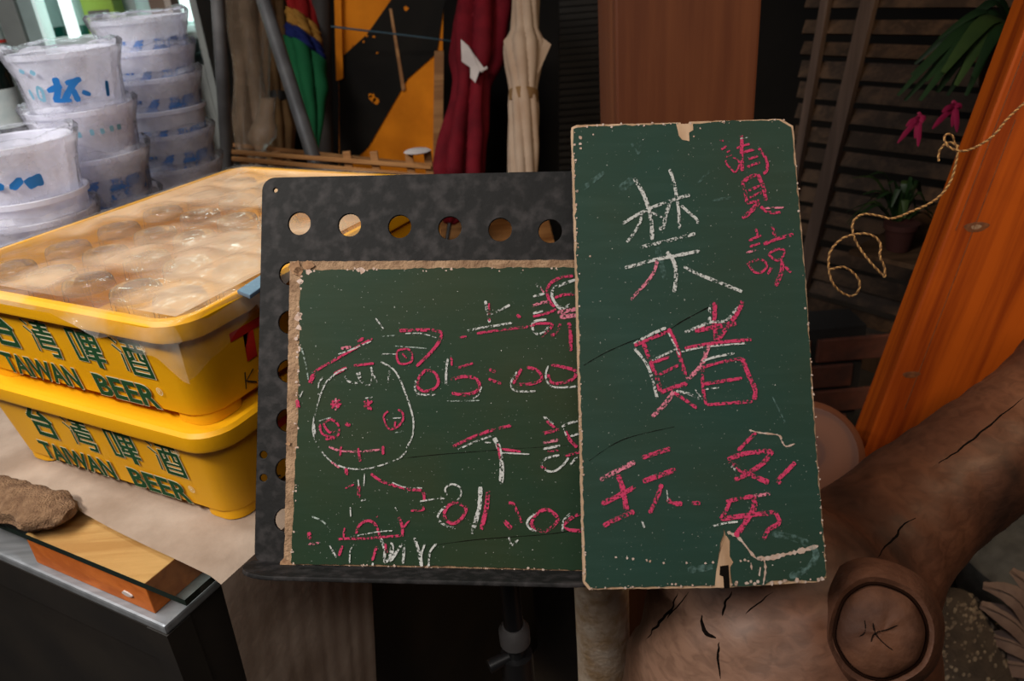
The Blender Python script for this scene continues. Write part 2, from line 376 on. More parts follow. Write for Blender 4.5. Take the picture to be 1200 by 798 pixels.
GLY = {
 'tai': [([(.34, 1), (.06, .66), (.70, .66)], .15, 0), ([(.60, .88), (.93, .56)], .17, 0), ([(.16, .44), (.86, .44), (.86, .06), (.16, .06)], .15, 1)],
 'wan': [([(.0, 1), (.16, .86)], .055, 0), ([(.0, .78), (.2, .62)], .055, 0), ([(.2, .56), (.16, .06)], .06, 0), ([(.34, .95), (.96, .95)], .09, 0), ([(.66, 1.02), (.66, .66)], .16, 0),
         ([(.4, .82), (.92, .82)], .08, 0), ([(.36, .68), (.98, .68)], .09, 0), ([(.34, .54), (.94, .54), (.94, .40)], .1, 0), ([(.36, .40), (.98, .40)], .1, 0), ([(.38, .44), (.36, .22), (.97, .22), (.93, .0), (.68, .0)], .1, 0), ([(.3, .72), (.34, .60)], .09, 0)],
 'pi': [([(.04, .96), (.30, .96), (.30, .1), (.04, .1)], .1, 1), ([(.46, .92), (.98, .92), (.98, .5), (.46, .5)], .11, 1), ([(.72, 1.0), (.72, .46)], .11, 0), ([(.46, .71), (.98, .71)], .1, 0),
        ([(.42, .36), (1, .36)], .08, 0), ([(.52, .5), (.44, .3)], .1, 0), ([(.42, .2), (1.02, .2)], .1, 0), ([(.76, .46), (.76, -.03)], .17, 0)],
 'jiu': [([(.0, 1), (.16, .86)], .055, 0), ([(.0, .78), (.2, .62)], .055, 0), ([(.2, .56), (.16, .06)], .06, 0), ([(.33, .95), (1, .95)], .1, 0), ([(.38, .74), (.98, .74), (.98, .03), (.38, .03)], .11, 1),
         ([(.56, .95), (.56, .5), (.42, .44)], .09, 0), ([(.8, .95), (.8, .5), (.94, .46)], .09, 0), ([(.44, .36), (.92, .36)], .07, 0), ([(.44, .2), (.92, .2)], .07, 0)]}
def glyph(key, x0, y0, w, h, z, grow):
    mb = MB()
    for pts, wd, closed in GLY[key]:
        q = [Vector((x0 + p[0] * w, y0 + p[1] * h)) for p in pts]
        if closed: q.append(q[0].copy())
        k = wd * w + grow
        for a, b in zip(q[:-1], q[1:]):                          # each leg a straight bar with square ends
            t = (b - a).normalized(); n = Vector((-t.y, t.x)) * k / 2; e = t * k / 2 * (1 if len(q) > 2 else .4)
            mb.add([(*(a - e + n), z), (*(a - e - n), z), (*(b + e - n), z), (*(b + e + n), z)], [(0, 1, 2, 3)])
            z += 1e-6
    return mb
def crate(o, label, ledge):
    c = o + CF * BW / 2 + CS * BD / 2
    root = thing('beer_crate', label, 'crate', frame(c, -CF, CS), False, 'stacked yellow beer crates')
    wa = lambda z: BW + (CW - .018 - BW) * z / CH
    da = lambda z: BD + (CD - .018 - BD) * z / CH
    mb = MB(); r0 = .030
    L = [rr(BW - .012, BD - .012, r0 - .004, .008), rr(BW, BD, r0, .013), rr(wa(CH - .026), da(CH - .026), r0, CH - .026), rr(CW - .002, CD - .002, r0 + .008, CH - .022),
         rr(CW, CD, r0 + .008, CH - .018), rr(CW, CD, r0 + .008, CH - .004), rr(CW - .007, CD - .007, r0 + .006, CH), rr(CW - .020, CD - .020, r0 + .002, CH), rr(CW - .026, CD - .026, r0, CH - .005),
         rr(BW - .016, BD - .016, r0 - .006, .018)]
    mb.loops(L); mb.build('shell', mt['yellow'], root, True)
    for sx in (-1, 1):
        for sy in (-1, 1):
            MB().loops([[p + Vector((sx * (BW / 2 - .032), sy * (BD / 2 - .032), 0)) for p in rr(.058, .058, .022, z)] for z in (0, .0125)]).build('foot', mt['yellow'], root, True)
    if ledge:
        MB().loops([rr(CW - .027, CD - .027, .028, CH - .012), rr(CW - .027, CD - .027, .028, CH - .005), rr(BW - .05, BD - .05, .02, CH - .005), rr(BW - .05, BD - .05, .02, CH - .012), rr(CW - .027, CD - .027, .028, CH - .012)], True, False, False).build('stacking_ledge', mt['yellow'], root)
    # lettering on the front wall (tilted outward)
    a = (CD - .018 - BD) / 2 / CH
    fm = frame((0, -BD / 2, 0), (1, 0, 0), (0, -a, 1))
    X = lambda ul: BW / 2 - ul
    def put(me_or_mb, name, mat, lab):
        if isinstance(me_or_mb, MB):
            mb = me_or_mb; mb.v = [tuple(fm @ Vector(p)) for p in mb.v]
            me = bpy.data.meshes.new(name); me.from_pydata(mb.v, [], mb.f)
        else: me = me_or_mb; me.transform(fm)
        tag(link(name, me, mat, root), lab)
    for key, ul in (('tai', .310), ('wan', .240), ('pi', .166), ('jiu', .096)):
        put(glyph(key, X(ul), .056, .044, .043, .0006, .0017), 'character_outline', mt['print_pale'], None)
        put(glyph(key, X(ul), .056, .044, .043, .0009, 0), 'character', mt['print_green'], 'dark green printed character')
    for t, a0, a1 in (('TAIWAN', .322, .187), ('BEER', .158, .062)):
        put(fontmesh(t, X(a0) - .0008, X(a1) + .0008, .013, .0440, .040, .0006), 'word_outline', mt['print_pale'], None)
        put(fontmesh(t, X(a0), X(a1), .014, .043, .028, .0009), 'word', mt['print_green'], 'dark green printed word')
    put(fontmesh('®', X(.058), X(.049), .034, .044, .0, .0009), 'registered_mark', mt['print_pale'], None)
    put(fontmesh('®', X(.054), X(.046), .088, .098, .0, .0009), 'registered_mark', mt['print_pale'], None)
    # red letter and small dark mark on the right wall
    b = (CW - .018 - BW) / 2 / CH
    fm = frame((BW / 2, -BD / 2, 0), (0, 1, 0), (b, 0, 1))
    me = fontmesh('T', .044, .094, .050, .092, .05, .0009); me.transform(fm); link('red_letter', me, mt['print_red'], root)
    mb = MB()
    for q in ([(.056, .040), (.054, .020)], [(.068, .038), (.056, .029), (.070, .020)]):
        ribbon(mb, [Vector(p) for p in q], .003, .0009)
    mb.v = [tuple(fm @ Vector(p)) for p in mb.v]; mb.build('dark_mark', mt['print_black'], root)
    return root
UPO = Vector((-.306, .669, 1.0405)) + CF * .010
crate(Vector((-.316, .677, .914)), 'lower yellow plastic beer crate standing on the beige cloth', True)
up = crate(UPO, 'upper yellow plastic beer crate filled with upturned glasses under clear film', False)
UM = ROOTM[up.name]
# upturned glasses in the upper crate
gl0 = None
gx = [.144 - .072 * k for k in range(5)]; gy = [-.188 + .0752 * k for k in range(6)]
gp = [(.031, .0), (.033, .004), (.0305, .06), (.0272, .098), (.0265, .105), (.0245, .1085), (.021, .1095), (.016, .1085), (.010, .1070), (.0, .1062)]
gi = [(.031, .0), (.0285, .004), (.027, .06), (.0235, .094), (.0, .096)]
for ix, x in enumerate(gx):
    for iy, y in enumerate(gy):
        loc = UM @ Vector((x + random.uniform(-.003, .003), y + random.uniform(-.003, .003), .0182))
        if gl0 is None:
            mb = MB(); mb.lathe(gp, seg=28); mb.lathe(gi[2:], seg=28)
            gl0 = mb.build('drinking_glass', mt['glassy'], None, True); gl0.data.materials.append(mt['glassbase'])
            for pl in gl0.data.polygons:
                if pl.center.z > .097: pl.material_index = 1
            gl0.location = loc; g = gl0
        else:
            g = gl0.copy(); COL.objects.link(g); g.location = loc
        tag(g, 'clear drinking glass upside down in the upper yellow crate', 'glass', 'upturned glasses in the upper crate')
# clear film stretched over the glasses and pulled over the front right corner
bumps = [(x, y) for x in gx for y in gy]
def film(i, j):
    x = -CW / 2 - .012 + i * (CW + .024); y = -CD / 2 - .012 + j * (CD + .024)
    e = max(abs(x) - CW / 2, abs(y) - CD / 2)
    z = CH + .0015
    if e < -.016:
        d = min(math.hypot(x - a, y - b) for a, b in bumps)
        k = min(1, (-e - .016) / .02)
        z += k * ((-.0005 if d < .026 else -.0005 - .003 * min(1, (d - .026) / .02)) + .0035 * noise.noise(Vector((x * 22, y * 22, 1))) - .001)
        z = max(z, CH - .0025) if d < .03 else z
    if e > -.001:
        cr = max(0, 1 - math.hypot(x - CW / 2, y + CD / 2) / .16) if y < 0 else 0
        z -= .003 + .05 * cr * min(1, (e + .001) / .012) * (1 + .3 * noise.noise(Vector((x * 30, y * 30, 2))))
        s = 1 - .02 * 0
        # follow the wall back in below the rim
        if z < CH - .02:
            if abs(x) > CW / 2: x = math.copysign(CW / 2 + .004, x)
            if abs(y) > CD / 2: y = math.copysign(CD / 2 + .004, y)
    return UM @ Vector((x, y, z))
fo_ = MB().grid(film, 90, 108).build('cling_film', mt['film'], None, True); fo_.data.materials.append(mt['film_clear']); um_i = UM.inverted() @ Matrix.Translation(fo_.location)
for pl in fo_.data.polygons:
    c = um_i @ pl.center
    if max(abs(c.x) - CW / 2, abs(c.y) - CD / 2) > -.017: pl.material_index = 1
tag(fo_, 'crinkled clear film stretched over the glasses in the upper crate', 'film')
# blue-grey strap end lying on the crate rim
strap = MB(); zr = UPO.z + CH + .006
q = [PZ(278, 343, zr), PZ(293, 349, zr), PZ(325, 326, zr + .006), PZ(325, 312, zr + .006)]
strap.hexa([p + Vector((0, 0, -.0015)) for p in q] + [p + Vector((0, 0, .0025)) for p in q])
tag(strap.build('strap_end', M('blue_grey_metal', (.12, .19, .27), rough=.35, metal=.3), None, bevel=.001), 'blue-grey flat strap end resting on the upper crate rim', 'strap')

# ------------------------------------------------------------------ counter with glass top, block, cloth, towel
TZ = .914
E1 = PZ(0, 615, .906); E2 = PZ(217, 705, .906)
td = (E1 - E2).normalized(); tn = Vector((-td.y, td.x, 0)); tn = tn if tn.y > 0 else -tn     # td: leftwards, tn: away from the viewer
def TP(a, b, z): p = E2 + td * a + tn * b; return Vector((p.x, p.y, z))                      # a: from the near right corner to the left, b: to the back
ct = thing('counter', 'dark metal counter with a stainless top edge under the glass sheet', 'counter', TP(.6, .5, 0))
steel = PZ(192, 735, .858) - E2; sa, sb = steel.dot(td), steel.dot(tn)
SA, SB = sa, sb
def slab(mb, a0, a1, b0, b1, z0, z1): return mb.hexa([TP(a0, b0, z0), TP(a0, b1, z0), TP(a1, b1, z0), TP(a1, b0, z0), TP(a0, b0, z1), TP(a0, b1, z1), TP(a1, b1, z1), TP(a1, b0, z1)])
slab(MB(), SA, SA + 1.05, SB, SB + .80, .846, .858).build('steel_top', mt['stainless'], ct, bevel=.003)
slab(MB(), SA + .006, SA + 1.05, SB + .006, SB + .80, .0, .846).build('cabinet_body', mt['cab'], ct)
slab(MB(), SA - .001, SA + .03, SB - .001, SB + .03, .0, .846).build('corner_post', mt['cab'], ct)
slab(MB(), SA + .03, SA + 1.0, SB + .001, SB + .006, .795, .844).build('front_rail', mt['cab'], ct)
gt = slab(MB(), 0, 1.0, 0, .77, .9, .908).build('glass_sheet', mt['plate'], None)
gt.data.materials.append(M('green_glass_edge', (.012, .02, .016), rough=.2))
for pl in gt.data.polygons:
    if abs(pl.normal.z) < .5: pl.material_index = 1
tag(gt, 'clear glass sheet raised on wooden blocks over the steel counter', 'glass sheet')
b0 = PZ(35, 622, .9) - E2; b1 = PZ(157, 694, .9) - E2
A0, A1 = b1.dot(td), b0.dot(td)
blk = slab(MB(), A0, A1, .004, .075, .858, .9)
blo = blk.build('wooden_block', mt['pine'], None, bevel=.0015); blo.data.materials.append(mt['pine_end'])
for pl in blo.data.polygons:
    if pl.normal.dot(-tn) > .7 or pl.normal.dot(-td) > .7: pl.material_index = 1
tag(blo, 'pine block propping up the front edge of the glass sheet', 'wooden block')
for a in (.75,): tag(slab(MB(), a, a + .2, .004, .08, .858, .9).build('wooden_block', mt['pine'], None, bevel=.0015), 'pine block under the far left end of the glass sheet', 'wooden block')
tag(slab(MB(), .15, .9, .68, .76, .858, .9).build('wooden_batten', mt['pine'], None, bevel=.0015), 'long pine batten under the back edge of the glass sheet', 'wooden batten')
pd = blob((A0 + .035, .873), .009, 9, .45); dab = MB().loops([[TP(x, b, z) for x, z in pd] for b in (.0038, .0022)])
tag(dab.build('paint_dab', mt['white_cloth'], None), 'small white dab stuck to the front of the pine block', 'paint dab')
# cloth: lies on the glass and hangs over the right end
ce = [PZ(q[0], q[1], .91) - E2 for q in ((-40, 548), (0, 565), (40, 574), (75, 588), (100, 604), (130, 620), (180, 645), (250, 678))]
cab = sorted([(c.dot(td), c.dot(tn)) for c in ce])
def cedge(a):
    for (x0, y0), (x1, y1) in zip(cab[:-1], cab[1:]):
        if x0 <= a <= x1: return y0 + (y1 - y0) * (a - x0) / (x1 - x0)
    return cab[0][1] if a < cab[0][0] else cab[-1][1]
def cloth(i, j):
    s = -.62 + i * 1.58
    if s >= -.012:
        b = cedge(s); b = b + j * (min(.75, .27 + (s + .012) * 2.6) - b)
        return TP(s, b, .9105 + .0012 * noise.noise(Vector((s * 9, b * 9, 0))) + .0015)
    k = -s - .012; fold = .003 * math.sin(j * 26 + 1.5 * math.sin(k * 7)) * min(1, k * 4)
    b0 = cab[0][1] - .10 * k
    return TP(-.016 - .20 * (1 - math.exp(-k * 3.2)) * .12 - abs(fold) * .6, b0 + j * (max(.06, .27 - .25 * k) - b0 * 1) + fold * .6, .911 - k * 1.02)
tag(MB().grid(cloth, 110, 46).build('table_cloth', mt['cloth'], None, True), 'worn beige cloth under the crates, hanging over the counter end', 'cloth')
tw = MB(); tp = [PZ(q[0], q[1], .922) for q in ((-60, 570), (-20, 578), (20, 588), (55, 598), (82, 603))]
tp = spline(tp, 8); L = []
for k, p in enumerate(tp):
    t = (tp[min(k + 1, len(tp) - 1)] - tp[max(k - 1, 0)]).normalized(); sd = Vector((-t.y, t.x, 0)); ring = []
    e = 1 if k < len(tp) - 8 else math.sqrt(max(.05, (len(tp) - k) / 9))
    for q in range(22):
        a = 2 * math.pi * q / 22; r = 1 + .25 * noise.noise(Vector((k * .35, math.cos(a) * 1.4, math.sin(a) * 1.4)))
        ring.append(p + sd * math.cos(a) * .030 * r * e + Vector((0, 0, max(-.0135, math.sin(a) * .016 * r * e))))
    L.append(ring)
tw.loops(L); tag(tw.build('folded_towel', mt['towel'], None, True), 'brown terry towel bunched along the cloth edge on the glass', 'towel')
# ------------------------------------------------------------------ music stand
def bframe(o, yaw, lean, roll):
    yaw, lean, roll = map(math.radians, (yaw, lean, roll))
    u = Vector((math.cos(yaw), math.sin(yaw), 0)); n = Vector((math.sin(yaw), -math.cos(yaw), 0))
    v = Vector((0, 0, math.cos(lean))) - n * math.sin(lean)
    return frame(o, u * math.cos(roll) + v * math.sin(roll), -u * math.sin(roll) + v * math.cos(roll))
LF = bframe(P(340, 667, .70), -5.3, 30.1, -2.2)        # front face of the left chalkboard
BT = .012
DF = LF @ Matrix.Translation((0, 0, -BT - .0008))         # front face of the desk sheet
RF = bframe(P(684, 690, .632), .2, 33.4, -3.7)          # front face of the right chalkboard
def plate(name, outline, holes, th, mat, parent, bev=.0006):
    cu = bpy.data.curves.new(name, 'CURVE'); cu.dimensions = '2D'; cu.fill_mode = 'BOTH'; cu.extrude = th / 2; cu.bevel_depth = bev; cu.bevel_resolution = 1
    for lp in [outline] + holes:
        sp = cu.splines.new('POLY'); sp.points.add(len(lp) - 1); sp.use_cyclic_u = True
        for p, q in zip(sp.points, lp): p.co = (q[0], q[1], 0, 1)
    o = bpy.data.objects.new(name, cu); COL.objects.link(o); bpy.context.view_layer.update()
    me = bpy.data.meshes.new_from_object(o.evaluated_get(bpy.context.evaluated_depsgraph_get()))
    bpy.data.objects.remove(o); bpy.data.curves.remove(cu)
    me.transform(Matrix.Translation((0, 0, -th / 2))); me.name = name; me.materials.clear()
    return link(name, me, mat, parent)
def rrect(x0, y0, x1, y1, r, n=6):
    o = []
    for cx, cy, a0 in ((x1 - r, y1 - r, 0), (x0 + r, y1 - r, 90), (x0 + r, y0 + r, 180), (x1 - r, y0 + r, 270)):
        for k in range(n + 1):
            a = math.radians(a0 + 90 * k / n); o.append((cx + r * math.cos(a), cy + r * math.sin(a)))
    return o
def circ(c, r, n=24): return [(c[0] + r * math.cos(2 * math.pi * k / n), c[1] + r * math.sin(2 * math.pi * k / n)) for k in range(n)]
pc = PY(600, 715, P(600, 715, .80).y)
ms = thing('music_stand', 'dark perforated steel music stand holding the wide chalkboard', 'music stand', (pc.x, pc.y, 0))
dTL = PF(310, 209, DF); dBL = PF(297, 661, DF)
DX0 = (dTL.x + dBL.x) / 2; DY0 = dBL.y; DY1 = dTL.y; DX1 = PF(722, 450, DF).x
holes = [circ(PF(351 + 58.8 * k, 262 + 1.8 * k, DF), .0115) for k in range(6)]
hc = PF(339, 378, DF); step = (PF(339, 320, DF) - PF(335, 437, DF)) / 2
holes += [circ((PF(340, 321, DF).x + .0005, PF(340, 321, DF).y - .0462 * k), .0115) for k in range(6)]
holes += [circ(PF(323, 223, DF), .0028, 12), circ(PF(309, 533, DF), .0042, 14), circ(PF(309, 560, DF), .0042, 14)]
dk = plate('desk', rrect(DX0, DY0, DX1, DY1, .012), holes, .002, mt['steel_dark'], ms); dk.data.transform(DF)
# lip: plate standing out from the desk's lower edge, front corners rounded
lm = DF @ frame((0, DY0, 0), (1, 0, 0), (0, 0, 1))
RL = .045
lo = [(DX0 - .003, -.002), (DX1, -.002)] + [(DX1 - RL + RL * math.cos(a), .010 + RL * math.sin(a)) for a in [math.radians(10 * k) for k in range(10)]] + [(DX0 - .003 + RL - RL * math.sin(a), .010 + RL * math.cos(a)) for a in [math.radians(10 * k) for k in range(10)]]
lp = plate('lip', lo, [], .0025, mt['steel_dark'], ms); lp.data.transform(lm)
# pole, collar, clamp, tripod
pole_t = Vector((pc.x, pc.y, .93))
bk = DF @ Vector((.125, .16, -.01))
MB().tube([Vector((pole_t.x, pole_t.y, .42)), pole_t, bk], [.0105, .0105, .0105], 16).build('pole', mt['black'], ms, True)
MB().box((.125, .16, -.006), (.10, .07, .008), DF).build('desk_bracket', mt['black'], ms, bevel=.002)
zc_ = PY(600, 742, pc.y).z
MB().lathe([(.0165, -.012), (.0165, .006), (.012, .012)], (pc.x, pc.y, zc_), 20, cap0=True, cap1=True).build('collar', mt['pipe'], ms, True)
MB().lathe([(.0175, 0), (.0175, .42)], (pc.x, pc.y, zc_ - .45), 20, cap0=True, cap1=True).build('outer_tube', mt['black'], ms, True)
MB().tube([Vector((pc.x, pc.y, zc_ - .03)), Vector((pc.x - .03, pc.y - .012, zc_ - .033))], [.006, .008], 10).build('clamp_knob', mt['black'], ms, True)
for k in range(3):
    a = math.radians(90 + 120 * k)
    MB().tube([Vector((pc.x, pc.y, .30)), Vector((pc.x + .11 * math.cos(a), pc.y + .11 * math.sin(a), .12)), Vector((pc.x + .16 * math.cos(a), pc.y + .16 * math.sin(a), .011))], .009, 10).build('leg', mt['black'], ms, True)
MB().lathe([(.022, 0), (.022, .06)], (pc.x, pc.y, .27), 16, cap0=True, cap1=True).build('leg_hub', mt['black'], ms, True)

# ------------------------------------------------------------------ chalkboards
def rag(pts, step=.004, amp=.0006, seed=0, f=180):
    out = []
    for (a, b) in zip(pts, pts[1:] + pts[:1]):
        a, b = Vector(a), Vector(b); n = max(1, int((b - a).length / step)); t = (b - a).normalized(); nn = Vector((-t.y, t.x))
        for k in range(n):
            p = a.lerp(b, k / n); out.append(p + nn * amp * (noise.noise(Vector((p.x * f, p.y * f, seed))) + .6 * noise.noise(Vector((p.x * f * 3, p.y * f * 3, seed + 5)))))
    return out
def poly(mb, pts, z):
    b = len(mb.v); mb.v += [(p[0], p[1], z) for p in pts]; mb.f.append(tuple(range(b, b + len(pts))))
def flat(name, polys, z, mat, parent, label=None, kind=None):
    """triangulated flat patches"""
    bm = bmesh.new()
    for pts in polys:
        vs = [bm.verts.new((p[0], p[1], z)) for p in pts]
        try: bm.faces.new(vs)
        except ValueError: pass
    bmesh.ops.triangulate(bm, faces=bm.faces); me = bpy.data.meshes.new(name); bm.to_mesh(me); bm.free()
    return tag(link(name, me, mat, parent), label, kind=kind)
PXM = .70 / 900                                     # metres per photo pixel on the boards
# --- wide board on the stand
wb = thing('chalkboard', 'wide green chalkboard with opening hours and a doodled face, standing on the music stand', 'chalkboard', LF, False)
g = lambda x, y: tuple(PF(x, y, LF))
back = [g(339, 306), g(700, 304), g(706, 676), g(332, 671)]
plate_o = rag(back, .004, .0007, 1)
MB().prism([tuple(p) for p in plate_o], -BT, -.0014).build('fibreboard_back', mt['fibre'], wb)
panel = rag([g(352, 317), g(349, 500), g(345, 560), g(341, 661), g(520, 663), g(706, 669), g(700, 313), g(520, 314)], .003, .0011, 3, 140)
MB().prism([tuple(p) for p in panel], -.0014, 0).build('painted_panel', mt['board_a'], wb)
chips = []
for k in range(95):
    e = random.random(); side = random.choice('ltbl')
    c = {'l': (352 - 10 * e, 317 + 344 * e), 't': (352 + 330 * e, 316), 'b': (341 + 345 * e, 662 + 6 * e)}[side]
    chips.append([g(*q) for q in blob((c[0] + random.uniform(-1, 3), c[1] + random.uniform(-2, 2)), random.uniform(.6, 2.0), 6)])
for c, r in (((349, 372), 5), ((350, 384), 4), ((347, 397), 3), ((352, 330), 4), ((362, 318), 4), ((420, 316), 3), ((424, 317), 4)): chips.append([g(*q) for q in blob(c, r, 9)])
flat('paint_chips', chips, .0002, mt['chip'], wb, kind='stuff')
split_m = M('dark_split_fibre', (.16, .08, .04), (.3, .17, .09), rough=1, scale=200)
for c, r in (((346, 314), 9), ((350, 318), 7), ((362, 311), 7), ((336, 660), 7), ((344, 667), 7), ((338, 520), 3)): flat('broken_edge', [[g(*q) for q in blob(c, r, 10)]], .0004, split_m, wb)
# --- tall board
tb = thing('chalkboard', 'tall narrow green chalkboard asking for no gambling, leaning in front of the post', 'chalkboard', RF, False)
h = lambda x, y: tuple(PF(x, y, RF))
RT = .011
outl = [h(670, 149), h(676, 146), h(798, 143), h(800, 150), h(806, 151), h(808, 142), h(915, 139), h(930, 147), h(934, 200), h(945, 330), h(957, 520), h(968, 655), h(969, 677), h(960, 682), h(852, 689), h(690, 691), h(684, 684), h(679, 480), h(674, 300)]
co = rag(outl, .004, .0005, 8)
MB().prism([tuple(p) for p in co], -RT, -.0009).build('ply_back', mt['ply'], tb)
inl = [h(672, 151), h(690, 147.5), h(745, 146.5), h(795, 144.5), h(797, 160), h(803, 165), h(806, 145), h(850, 142), h(913, 140.5), h(927, 149), h(932.6, 200), h(943.6, 330), h(955.6, 520), h(966.6, 655), h(967.6, 675), h(957, 680.5),
       h(905, 680), h(895, 686), h(858, 687), h(853, 640), h(849, 618), h(843, 640), h(838, 686), h(790, 687), h(692, 689), h(686, 681), h(681, 480), h(676, 300)]
MB().prism([tuple(p) for p in rag(inl, .003, .0012, 11, 150)], -.0009, 0).build('painted_panel', mt['board_b'], tb)
Z4 = lambda X, Y: h(670 + X / 3.871, 600 + Y / 3.871)
flat('rotted_hole', [[Z4(*q) for q in ((672, 245), (710, 240), (714, 300), (716, 344), (690, 344), (686, 292), (670, 285))]], .0006, mt['hole_dark'], tb, 'black hole rotted through the lower edge')
for pl in ([Z4(*q) for q in ((648, 342), (655, 270), (670, 190), (700, 105), (716, 130), (716, 200), (732, 228), (718, 250), (722, 342))], [h(660 + X / 3.99, 135 + Y / 3.99) for X, Y in ((528, 42), (606, 40), (608, 70), (588, 82), (590, 122), (556, 115), (540, 96), (535, 70))]): flat('bare_wood_notch', [pl], .0003, mt['ply'], tb)
cr = []
def crackstrip(pts, wd):
    mb = MB(); pts = spline([Vector(p) for p in pts], 5)
    ribbon(mb, pts, wd * PXM * .9, 0, .75); n = len(pts)
    return [[mb.v[i][:2], mb.v[i + 1][:2], mb.v[n + i + 1][:2], mb.v[n + i][:2]] for i in range(n - 1)]
cr += crackstrip([Z4(*q) for q in ((705, 90), (760, 120), (830, 205), (860, 213))], 2.6)
cr += crackstrip([Z4(*q) for q in ((840, 210), (900, 208), (960, 193), (1010, 183), (1060, 170), (1118, 153))], 4)
cr += crackstrip([Z4(*q) for q in ((872, 215), (878, 260), (868, 330))], 2) + crackstrip([Z4(*q) for q in ((855, 250), (850, 290))], 2) + crackstrip([Z4(*q) for q in ((812, 230), (816, 262))], 1.5)
cr += crackstrip([h(878, 504), h(890, 507), h(912, 510), h(916, 517), h(921, 523), h(931, 520)], 1.6)
for X, Y in ((200, 205), (252, 208), (278, 212), (340, 218), (355, 222), (418, 230), (520, 230), (605, 232), (765, 222), (785, 218), (800, 222), (640, 228)): cr.append([tuple(q) for q in [Z4(*p) for p in blob((X, Y), 7, 6)]])
for k in range(170):
    e = random.random(); sd = random.choice('lllrrtbb')
    c = {'l': (673 + 12 * e, 152 + 530 * e), 'r': (930 + 37 * e, 150 + 520 * e), 't': (674 + 255 * e, 148 - 7 * e), 'b': (690 + 275 * e, 689 - 9 * e)}[sd]
    r = random.uniform(.5, 1.9) * (1.7 if sd == 'b' and e > .6 else 1)
    cr.append([h(*q) for q in blob((c[0] + random.uniform(-2, 2), c[1] + random.uniform(-2, 2)), r, 6)])
for X, Y, r in ((80, 105, 11), (78, 135, 8), (82, 155, 7), (140, 92, 5), (125, 660, 6), (610, 100, 5), (640, 62, 5)): cr.append([h(660 + a / 3.99, 135 + b / 3.99) for a, b in blob((X, Y), r, 7)])
flat('paint_chips', cr, .00045, mt['chip'], tb, kind='stuff')
# long shallow splits in the paint
sp = []
for pts, wd in (([(684, 428), (710, 413), (745, 398), (780, 388), (800, 376), (830, 360)], .9), ([(690, 540), (730, 515), (790, 500)], .5)): flat('split', crackstrip([h(*q) for q in pts], wd), .0004, mt['hole_dark'], tb)

for pts in (((470, 537), (520, 532), (600, 526), (676, 521)), ((500, 640), (560, 632), (640, 626), (678, 620))): flat('split', crackstrip([g(*q) for q in pts], .5), .0004, mt['hole_dark'], wb)

